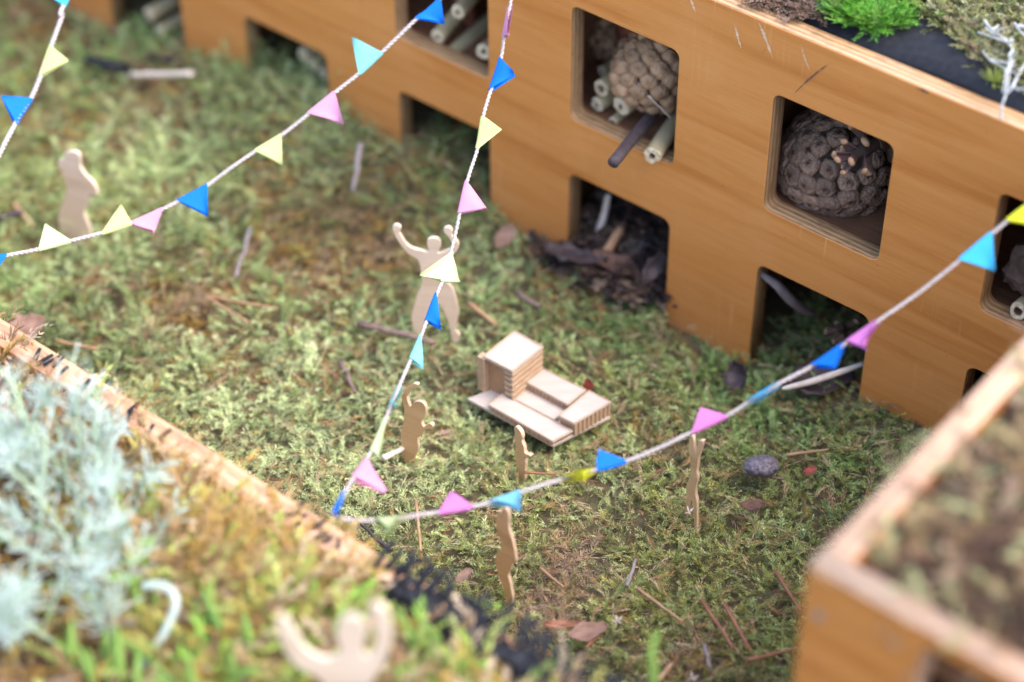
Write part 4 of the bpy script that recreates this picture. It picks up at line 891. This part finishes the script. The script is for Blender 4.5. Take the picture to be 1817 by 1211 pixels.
tag(link('stone', me, M['stone'], loc=tuple(pz(1351, 828, 0.012)), rot=(0.1, 0.1, 0.1), smooth=True), 'small dark purple stone lying in the moss at right', 'stone')
for i, (x, y, lb) in enumerate([(1096, 1104, 'tiny white flower scrap on the moss near the pink leaf'), (1222, 910, 'white scrap at the foot of the thin figure'), (1228, 1205, 'white scrap at the bottom edge')]):
    c = pz(x, y, 0.012); v = []; f = []
    for k in range(4):
        a = k * 1.5 + random.random(); d = np.array([math.cos(a), math.sin(a), 0.6]) * 0.0045; s = np.array([-math.sin(a), math.cos(a), 0.2]) * 0.0007
        o = len(v); v += [(0, 0, 0), d * 0.5 + s, d, d * 0.5 - s]; f.append((o, o + 1, o + 2, o + 3))
    o = link('petal_scrap', pymesh('petal_scrap', v, f), M['birch_top'], loc=tuple(c)); m_ = o.modifiers.new('thickness', 'SOLIDIFY'); m_.thickness = 0.0003
    tag(o, lb, 'petal')
# black scraps of membrane by the far wall
for i, (x0, y0, x1, y1, lb) in enumerate([(150, 104, 232, 122, 'left scrap of black membrane at the foot of the far wall'), (262, 100, 345, 108, 'middle scrap of black membrane at the foot of the far wall'), (400, 116, 450, 118, 'right scrap of black membrane at the foot of the far wall')]):
    ribbon('membrane_scrap', [pz(x0, y0, 0.012), pz((x0 + x1) / 2, (y0 + y1) / 2 + 3, 0.018), pz(x1, y1, 0.012)], 0.005, 'black', lb, 'membrane')

# ------------------------------------------------------------------ black membrane of the near planter
mem = empty('weed_membrane', tuple(loc2(0.0, LED_LY - 0.03, LED_Z))); tag(mem, 'torn black membrane fringe along the near planter edge', 'membrane')
def on_ledge(x, off, z):   # point on the ledge line under image column x
    best = None
    for lx_ in np.linspace(-0.8, 0.4, 600):
        Xp = loc2(lx_, LED_LY - off, z); u, _ = topx(Xp)
        if best is None or abs(u - x) < best[0]: best = (abs(u - x), lx_)
    return best[1]
la, lb_ = on_ledge(640, 0.02, LED_Z), on_ledge(1110, 0.02, LED_Z)
v = []; f = []; n = 110
for i in range(n + 1):
    l_ = la + (lb_ - la) * i / n; e = math.sin(math.pi * min(1, i / 26) / 2) * (0.75 + 0.25 * math.sin(i * 0.21))
    hh = 0.55 + 0.45 * float(vnoise(l_, 0.0, 70, 61)) + 0.25 * float(vnoise(l_, 3.0, 260, 62)); ov = 0.002 + 0.008 * float(vnoise(l_, 7.0, 90, 63))
    w = [(-0.025 + 0.006 * float(vnoise(l_, 5.0, 60, 64)), -0.006), (-0.019, 0.004 + 0.004 * hh), (-0.012, 0.008 * hh + 0.002), (-0.005, 0.006 * hh), (ov, -0.001 + 0.005 * random.random())]
    for (o_, z_) in w: v.append(inv(mem, loc2(l_ + random.uniform(-1, 1) * 0.001, LED_LY - 0.012 + (o_ + 0.012) * (0.25 + 0.75 * e), LED_Z - 0.003 + (0.004 + z_) * e + random.uniform(-1, 1) * 0.0012)))
    if i:
        for k in range(4): a = (i - 1) * 5 + k; f.append((a, a + 1, a + 6, a + 5))
link('sheet', pymesh('sheet', v, f), M['black'], mem)
def strip(l_, off, L_, wd, lean, up):
    d = WI * math.cos(up) * math.cos(lean) + WD * math.sin(lean) + np.array([0, 0, math.sin(up)]); d /= np.linalg.norm(d)
    s = np.cross(d, [0, 0, 1.0]); s /= np.linalg.norm(s); b = loc2(l_, LED_LY + off, LED_Z + 0.002); v = []; f = []
    for i in range(5):
        t = i / 4; p = b + d * L_ * t - np.array([0, 0, 1]) * L_ * 0.35 * t * t * max(0.1, math.sin(up)); w = wd * (1 - 0.25 * t)
        v += [inv(mem, p + s * w), inv(mem, p - s * w)]
        if i: f.append((2 * i - 2, 2 * i - 1, 2 * i + 1, 2 * i))
    o = link('fringe_strip', pymesh('fringe_strip', v, f), M['black'], mem); m_ = o.modifiers.new('thickness', 'SOLIDIFY'); m_.thickness = 0.0006
for x in (78, 84, 92, 104, 118, 160, 178, 232, 246, 281, 300, 515, 530, 542, 560, 575, 586, 612):
    strip(on_ledge(x, 0.008, LED_Z), -0.013 + random.uniform(-0.006, 0.005), random.uniform(0.007, 0.013), random.uniform(0.0010, 0.0017), random.uniform(-0.5, 0.7), random.uniform(0.1, 1.0))
for i in range(70):
    l_ = la + (lb_ - la) * (i + random.random() * 0.8) / 70
    strip(l_, random.uniform(-0.014, 0.001), random.uniform(0.012, 0.024), random.uniform(0.0008, 0.0017), random.uniform(-0.5, 0.7), random.uniform(0.1, 1.1))
# near: black liner on top of the hotel
v = []; f = []; n = 120
liner_h = lambda lx_: Z_TOP - 0.004 + 0.010 * (0.5 + 0.5 * math.sin(lx_ * 22 + 1.0))
for i in range(n + 1):
    l_ = xa + 0.02 + (xb - xa - 0.04) * i / n
    h_ = liner_h(l_)
    for (y_, z_) in ((TH + 0.001, Z_TOP - 0.018), (TH + 0.002, h_ - 0.006), (TH + 0.008, h_ + 0.001), (TH + 0.026, h_ + 0.004), (TH + 0.05, Z_TOP + 0.006), (BD - 0.012, Z_TOP + 0.004)):
        v.append((l_, y_ + 0.0015 * math.sin(i * 0.7), z_))
    if i:
        for k in range(5): a = (i - 1) * 6 + k; f.append((a, a + 1, a + 7, a + 6))
link('tray_liner', pymesh('tray_liner', v, f), M['black'], hotel, smooth=True)

# ------------------------------------------------------------------ planting
# dry moss of the near planter
N = 8600
lx = RNG.uniform(-0.62, NX1, N); ly = LED_LY - TB - 0.30 * RNG.uniform(0, 1, N) ** 1.0 + 0.004
bx = W0[0] + WD[0] * lx + WI[0] * ly; by = W0[1] + WD[1] * lx + WI[1] * ly; bz = nh(bx, by) - 0.004
c_ = pz(430, 1010, LED_Z); M2 = 2000; q1, q2 = RNG.normal(0, 0.065, M2), RNG.normal(0, 0.035, M2); cl_, cy_ = to_local(c_)
q1 = cl_ + q1; q2 = cy_ + q2; q2 = np.where(q2 > LED_LY - TB - 0.016, LED_LY - TB - RNG.uniform(0.016, 0.10, M2), q2)
bx[-M2:] = W0[0] + WD[0] * q1 + WI[0] * q2; by[-M2:] = W0[1] + WD[1] * q1 + WI[1] * q2; bz[-M2:] = nh(bx[-M2:], by[-M2:]) - 0.003
NS = 1100
l2 = np.concatenate([RNG.uniform(on_ledge(400, 0.01, LED_Z), on_ledge(690, 0.01, LED_Z), 500), RNG.uniform(on_ledge(690, 0.03, LED_Z), NX1, 600)]); o2 = np.concatenate([RNG.uniform(-0.036, -0.004, 500), RNG.uniform(-0.05, -0.022, 600)])
bx[:NS] = W0[0] + WD[0] * l2 + WI[0] * (LED_LY + o2); by[:NS] = W0[1] + WD[1] * l2 + WI[1] * (LED_LY + o2)
kk = np.where(vnoise(l2, l2 * 0, 60, 71) > -0.15, 1.0, 0.0); bz[:NS] = LED_Z - 0.022 + kk * (0.016 + RNG.uniform(0, 0.005, NS) - 0.35 * np.maximum(o2 + 0.012, 0))
B = np.stack([bx, by, bz], 1); px, py = topx(B)
gr = blobs(px, py, [(650, 1120, 120, .75), (800, 1180, 170, .75), (460, 1180, 160, .7), (120, 1000, 200, .5), (980, 1230, 120, .5)])
isg = RNG.uniform(0, 1, N) < gr
bc = np.array([[0.36, 0.22, 0.055], [0.31, 0.185, 0.10], [0.44, 0.33, 0.15], [0.20, 0.115, 0.06], [0.40, 0.26, 0.06], [0.48, 0.36, 0.24]])[RNG.integers(0, 6, N)]
gc = np.array([[0.34, 0.42, 0.08], [0.26, 0.42, 0.07], [0.44, 0.48, 0.14], [0.42, 0.36, 0.10]])[RNG.integers(0, 4, N)]
gm = blobs(px, py, [(430, 950, 170, 1.0), (600, 1010, 110, .9)])[:, None]; bc = bc * (1 - 0.6 * gm) + np.array([0.44, 0.27, 0.085]) * 0.6 * gm
c = np.where(isg[:, None], gc, bc)
mo = leaf_cloud('dry_moss', B, RNG.uniform(0, 6.283, N), np.where(np.arange(N) < 1100, RNG.uniform(-0.2, 0.6, N), RNG.uniform(0.0, 1.1, N)), np.where(np.arange(N) < 1100, 0.55, 1.0) * RNG.uniform(0.016, 0.045, N), 12, np.where(np.arange(N) < 1100, 0.6, 1.0) * RNG.uniform(0.008, 0.015, N), RNG.uniform(0.0006, 0.0010, N), c * 0.8, c * 1.15, alpha=0.45, bend=1.2, mat=M['drymoss'])
tag(mo, 'blurred golden-brown dry moss filling the near planter', 'moss', kind='stuff')
# right planter
N = 3500
lx = RNG.uniform(PLT_LX + TH, RX1 - TH, N); ly = RNG.uniform(PLT_LY + TH, RY1, N)
bx = W0[0] + WD[0] * lx + WI[0] * ly; by = W0[1] + WD[1] * lx + WI[1] * ly; bz = rh(bx, by) - 0.003
B = np.stack([bx, by, bz], 1)
bc = np.array([[0.26, 0.16, 0.075], [0.20, 0.115, 0.07], [0.33, 0.25, 0.12], [0.11, 0.06, 0.04], [0.36, 0.26, 0.13], [0.36, 0.37, 0.18], [0.30, 0.20, 0.13]])[RNG.integers(0, 7, N)]
mo = leaf_cloud('dry_moss', B, RNG.uniform(0, 6.283, N), RNG.uniform(0.0, 1.0, N), RNG.uniform(0.014, 0.036, N), 11, RNG.uniform(0.007, 0.014, N), RNG.uniform(0.0006, 0.0011, N), bc * 0.8, bc * 1.2, alpha=0.5, bend=1.2, mat=M['drymoss'])
tag(mo, 'blurred brown dry moss filling the right planter', 'moss', kind='stuff')
# on top of the hotel: bright cushion, olive lichen, brown bits
def roof_pts(n, poly_px, z):
    out = []; xs = [p[0] for p in poly_px]; ys = [p[1] for p in poly_px]
    def inside(x, y):
        c = False; j = len(poly_px) - 1
        for i in range(len(poly_px)):
            (xi, yi), (xj, yj) = poly_px[i], poly_px[j]
            if (yi > y) != (yj > y) and x < (xj - xi) * (y - yi) / (yj - yi) + xi: c = not c
            j = i
        return c
    while len(out) < n:
        x, y = random.uniform(min(xs), max(xs)), random.uniform(min(ys), max(ys))
        if inside(x, y): out.append(pz(x, y, z))
    return np.array(out)
RZ = Z_TOP + 0.004
B = roof_pts(1500, [(1430, -110), (1470, 20), (1500, 50), (1560, 60), (1605, 48), (1640, 25), (1665, -110)], RZ); N = len(B)
gc = np.array([[0.14, 0.42, 0.03], [0.20, 0.50, 0.05], [0.10, 0.30, 0.03], [0.26, 0.48, 0.07]])[RNG.integers(0, 4, N)]
mo = leaf_cloud('cushion_moss', B, RNG.uniform(0, 6.283, N), RNG.uniform(0.4, 1.3, N), RNG.uniform(0.008, 0.020, N), 12, RNG.uniform(0.005, 0.011, N), np.full(N, 0.00028), gc * 0.3, gc * 1.0, alpha=0.55, mat=M['moss'])
tag(mo, 'bright green cushion of moss on top of the insect hotel', 'moss', kind='stuff')
B = roof_pts(2400, [(1650, -110), (1650, 40), (1680, 55), (1720, 90), (1745, 120), (1790, 140), (1860, 190), (1990, 120), (1960, -60)], RZ + 0.002); N = len(B)
gc = np.array([[0.22, 0.22, 0.055], [0.32, 0.31, 0.12], [0.18, 0.20, 0.06], [0.30, 0.22, 0.12], [0.13, 0.12, 0.05], [0.36, 0.36, 0.20]])[RNG.integers(0, 6, N)]
mo = leaf_cloud('roof_moss', B, RNG.uniform(0, 6.283, N), RNG.uniform(0.1, 1.1, N), RNG.uniform(0.008, 0.020, N), 12, RNG.uniform(0.003, 0.007, N), np.full(N, 0.0004), gc * 0.5, gc * 1.2, mat=M['moss'])
tag(mo, 'olive and brown moss on top of the insect hotel at the upper right', 'moss', kind='stuff')
B = roof_pts(330, [(1300, -60), (1340, -5), (1400, 22), (1450, 40), (1460, 10), (1440, -60)], RZ); N = len(B)
bc = np.array([[0.30, 0.20, 0.15], [0.20, 0.12, 0.08], [0.14, 0.09, 0.06]])[RNG.integers(0, 3, N)]
mo = leaf_cloud('roof_litter', B, RNG.uniform(0, 6.283, N), RNG.uniform(0.0, 0.6, N), RNG.uniform(0.008, 0.018, N), 9, RNG.uniform(0.004, 0.008, N), np.full(N, 0.0005), bc * 0.7, bc, mat=M['drymoss'])
tag(mo, 'greyish brown dead moss left of the bright cushion on the hotel', 'moss litter', kind='stuff')
# pale pointed moss tuft and white lichen twigs
tf = empty('moss_tuft', tuple(pz(1765, 148, RZ + 0.002))); tag(tf, 'yellow-green star-shaped moss tuft at the upper right edge', 'moss tuft')
M['tuft'] = simple('tuft_leaf', (0.38, 0.42, 0.10), (0.26, 0.30, 0.06), 80, 0.5, transl=0.3)
lv = pymesh('leaf', [(0, 0, 0), (0.0006, 0.005, 0.0003), (0, 0.013, 0), (-0.0006, 0.005, 0.0003)], [(0, 1, 2, 3)]); lv.materials.append(M['tuft'])
for k in range(46):
    o = bpy.data.objects.new('leaf', lv); COL.objects.link(o); o.parent = tf; o.rotation_euler = (random.uniform(0.0, 1.4), random.uniform(-0.3, 0.3), random.uniform(0, 6.28)); o.scale = (1, random.uniform(0.7, 1.1), 1)
def lichen(label, chains, r=0.00075):
    c = pz(*chains[0][0]); parts = []
    more = []
    for ch in chains:
        for k in range(2):
            p = np.array(ch[random.randrange(1, len(ch))], float); d = np.array([random.uniform(-16, 16), random.uniform(-14, 10), random.uniform(0, 0.006)]); more.append([tuple(p), tuple(p + d * 0.6), tuple(p + d + np.array([random.uniform(-4, 4), random.uniform(-4, 4), 0]))])
    for ch in chains + more:
        q = spline([pz(*p) - c for p in ch], 6)
        me = tube_me('t', q, [r * (1.15 - 0.5 * i / len(q)) for i in range(len(q))], 6, True, 0.2)
        parts.append(([tuple(x.co) for x in me.vertices], [tuple(pl.vertices) for pl in me.polygons])); bpy.data.meshes.remove(me)
    tag(link('lichen_twig', merge_me('lichen_twig', parts), M['lichen'], loc=tuple(c), smooth=True), label, 'lichen', 'white lichen twigs')
zz = Z_TOP + 0.012
lichen('white branching lichen twig hanging over the plywood edge at the upper right', [[(1776, 212, Z_TOP + 0.003), (1778, 188, zz), (1785, 166, zz + 0.006), (1792, 120, zz + 0.012), (1790, 95, zz + 0.014)], [(1785, 166, zz + 0.006), (1800, 156, zz + 0.01), (1806, 160, zz + 0.01)], [(1780, 165, zz + 0.004), (1786, 130, zz + 0.012), (1796, 100, zz + 0.016)], [(1793, 160, zz + 0.008), (1812, 125, zz + 0.012), (1830, 100, zz + 0.012)]])
lichen('forked white lichen twig just above the hanging one', [[(1736, 58, zz + 0.004), (1760, 66, zz + 0.008), (1788, 76, zz + 0.01), (1797, 90, zz + 0.008)], [(1746, 36, zz + 0.008), (1760, 52, zz + 0.01), (1788, 74, zz + 0.01)], [(1749, 50, zz + 0.008), (1765, 62, zz + 0.01)]])
lichen('pale lichen twig lying left of the star-shaped tuft', [[(1744, 92, zz), (1756, 106, zz + 0.003), (1776, 118, zz + 0.004), (1790, 126, zz + 0.006)], [(1756, 106, zz + 0.003), (1774, 110, zz + 0.005), (1786, 112, zz + 0.006)]])
lichen('lichen twig cut by the right picture edge', [[(1800, 42, zz + 0.006), (1812, 58, zz + 0.008), (1830, 72, zz + 0.006)], [(1806, 50, zz + 0.007), (1822, 50, zz + 0.01)]])

# silver-leaved plant
sp = empty('silver_plant', tuple(pz(110, 1050, 0.12))); tag(sp, 'blurred silvery grey-green plant with narrow leaves in the lower left corner', 'plant')
lfv = []; lff = []
def silver_shoot(base, d, L_, r):
    parts = []; q = []; side = np.cross(d, [0, 0, 1]); side /= np.linalg.norm(side) + 1e-9
    bend = side * random.uniform(-0.35, 0.35) + np.array([0, 0, -0.15])
    for i in range(7): t = i / 6; q.append(base + d * L_ * t + bend * L_ * t * t)
    st = tube_me('stem', [inv(sp, p) for p in q], [r * (1.1 - 0.6 * i / 6) for i in range(7)], 6); so = link('shoot', st, M['silver_stem'], sp, smooth=True)
    vv = []; ff = []
    for k in range(random.randint(26, 36)):
        t = random.uniform(0.2, 1.0); i = min(5, int(t * 6)); p = q[i] + (q[i + 1] - q[i]) * (t * 6 - i); dd = q[i + 1] - q[i]; dd /= np.linalg.norm(dd)
        a = RNG.normal(0, 1, 3); a -= dd * (a @ dd); a /= np.linalg.norm(a); ld = dd * random.uniform(0.5, 1.1) + a * random.uniform(0.4, 0.9); ld /= np.linalg.norm(ld)
        ll = random.uniform(0.008, 0.018); w = random.uniform(0.0004, 0.0008); s = np.cross(ld, a); s /= np.linalg.norm(s) + 1e-9; nn = np.cross(s, ld); o = len(vv)
        for (tt, ww) in ((0, .5), (.5, .8), (.85, 1.1), (1, .5)):
            c = p + ld * ll * tt + a * ll * 0.15 * tt * tt
            vv += [inv(sp, c + s * w * ww), inv(sp, c + nn * w * ww * 0.7), inv(sp, c - s * w * ww), inv(sp, c - nn * w * ww * 0.7)]
        for j in range(3):
            for m_ in range(4): ff.append((o + j * 4 + m_, o + j * 4 + (m_ + 1) % 4, o + j * 4 + 4 + (m_ + 1) % 4, o + j * 4 + 4 + m_))
        ff.append((o + 12, o + 13, o + 14, o + 15))
    link('leaves', pymesh('leaves', vv, ff), M['silver'], so)
for k in range(60):
    x, y = random.uniform(-110, 235), random.uniform(820, 1190)
    if x + (y - 820) * 0.15 > 250: continue
    b = pz(x, y, 0.122); d = np.array([random.uniform(-0.45, 0.5), random.uniform(-0.4, 0.4), 1.0]); d /= np.linalg.norm(d)
    silver_shoot(b, d, random.uniform(0.07, 0.12) * (1.0 if x < 160 else 0.75), random.uniform(0.0008, 0.0013))
for (x, y, dx, dy, L_) in [(170, 900, 0.1, 0.0, 0.085), (225, 905, 0.45, -0.1, 0.06), (250, 1000, 0.55, 0.3, 0.05), (120, 860, 0.35, 0.2, 0.075), (60, 850, -0.1, 0.1, 0.08)]:
    d = np.array([dx, dy, 1.0]); silver_shoot(pz(x, y, 0.122), d / np.linalg.norm(d), L_, 0.0014)
# curled silver tendril in the moss
q = [(245, 1190, .125), (262, 1170, .13), (298, 1110, .148), (312, 1065, .16), (290, 1040, .163), (255, 1040, .16)]
tag(link('silver_tendril', tube_me('silver_tendril', [p - pz(*q[0]) for p in spline([pz(*p) for p in q], 8)], 0.0022, 7), M['silver'], loc=tuple(pz(*q[0])), smooth=True), 'curled silvery tendril arching over the dry moss in the foreground', 'tendril')
# lime-green succulent leaves at the bottom
def leaf_plant(label, cpx, n, spread, Lr, wr, tilt, hd=None, mat='lime', name='leafy_plant'):
    root = empty(name, tuple(pz(cpx[0], cpx[1], 0.12))); tag(root, label, 'plant')
    v = []; f = []
    for (t, w, z) in ((0, .35, 0), (.3, .9, .06), (.6, 1.0, .10), (.85, .6, .10), (1.0, .08, .07)): v += [(-w, t, z + .02), (0, t, z - .04), (w, t, z + .02), (0, t, z + .05)]
    for j in range(4):
        for k in range(4): f.append((j * 4 + k, j * 4 + (k + 1) % 4, j * 4 + 4 + (k + 1) % 4, j * 4 + 4 + k))
    me = pymesh('leaf', v, f); me.materials.append(M[mat]); me.shade_smooth()
    for k in range(n):
        o = bpy.data.objects.new('leaf', me); COL.objects.link(o); o.parent = root
        a, r_ = random.uniform(0, 6.28), spread * math.sqrt(random.random()); L_ = random.uniform(*Lr)
        o.location = (r_ * math.cos(a) * 1.5, r_ * math.sin(a), random.uniform(-0.002, 0.012))
        o.rotation_euler = (random.uniform(*tilt), 0, (random.uniform(0, 6.28) if hd is None else random.gauss(hd, 0.75))); o.scale = (random.uniform(*wr), L_, L_)
leaf_plant('bright lime-green pointed leaves at the bottom edge, left of the blurred figure', (330, 1222), 20, 0.028, (0.022, 0.044), (0.0020, 0.0036), (0.4, 1.25), 0.65)
leaf_plant('small lime-green leaf group at the bottom left corner', (185, 1215), 8, 0.014, (0.018, 0.03), (0.002, 0.003), (0.6, 1.2), 0.4)
leaf_plant('few lime-green leaves above the blurred figure', (590, 1090), 6, 0.014, (0.014, 0.022), (0.0016, 0.0024), (0.9, 1.4))
leaf_plant('lime-green leaves to the right of the blurred figure', (745, 1215), 12, 0.022, (0.016, 0.028), (0.0016, 0.0026), (0.8, 1.4))
leaf_plant('single blurred pale green blade rising at the bottom centre', (1165, 1235), 3, 0.003, (0.034, 0.046), (0.0020, 0.0028), (1.25, 1.5), 0.3, 'lime', 'grass_blade')
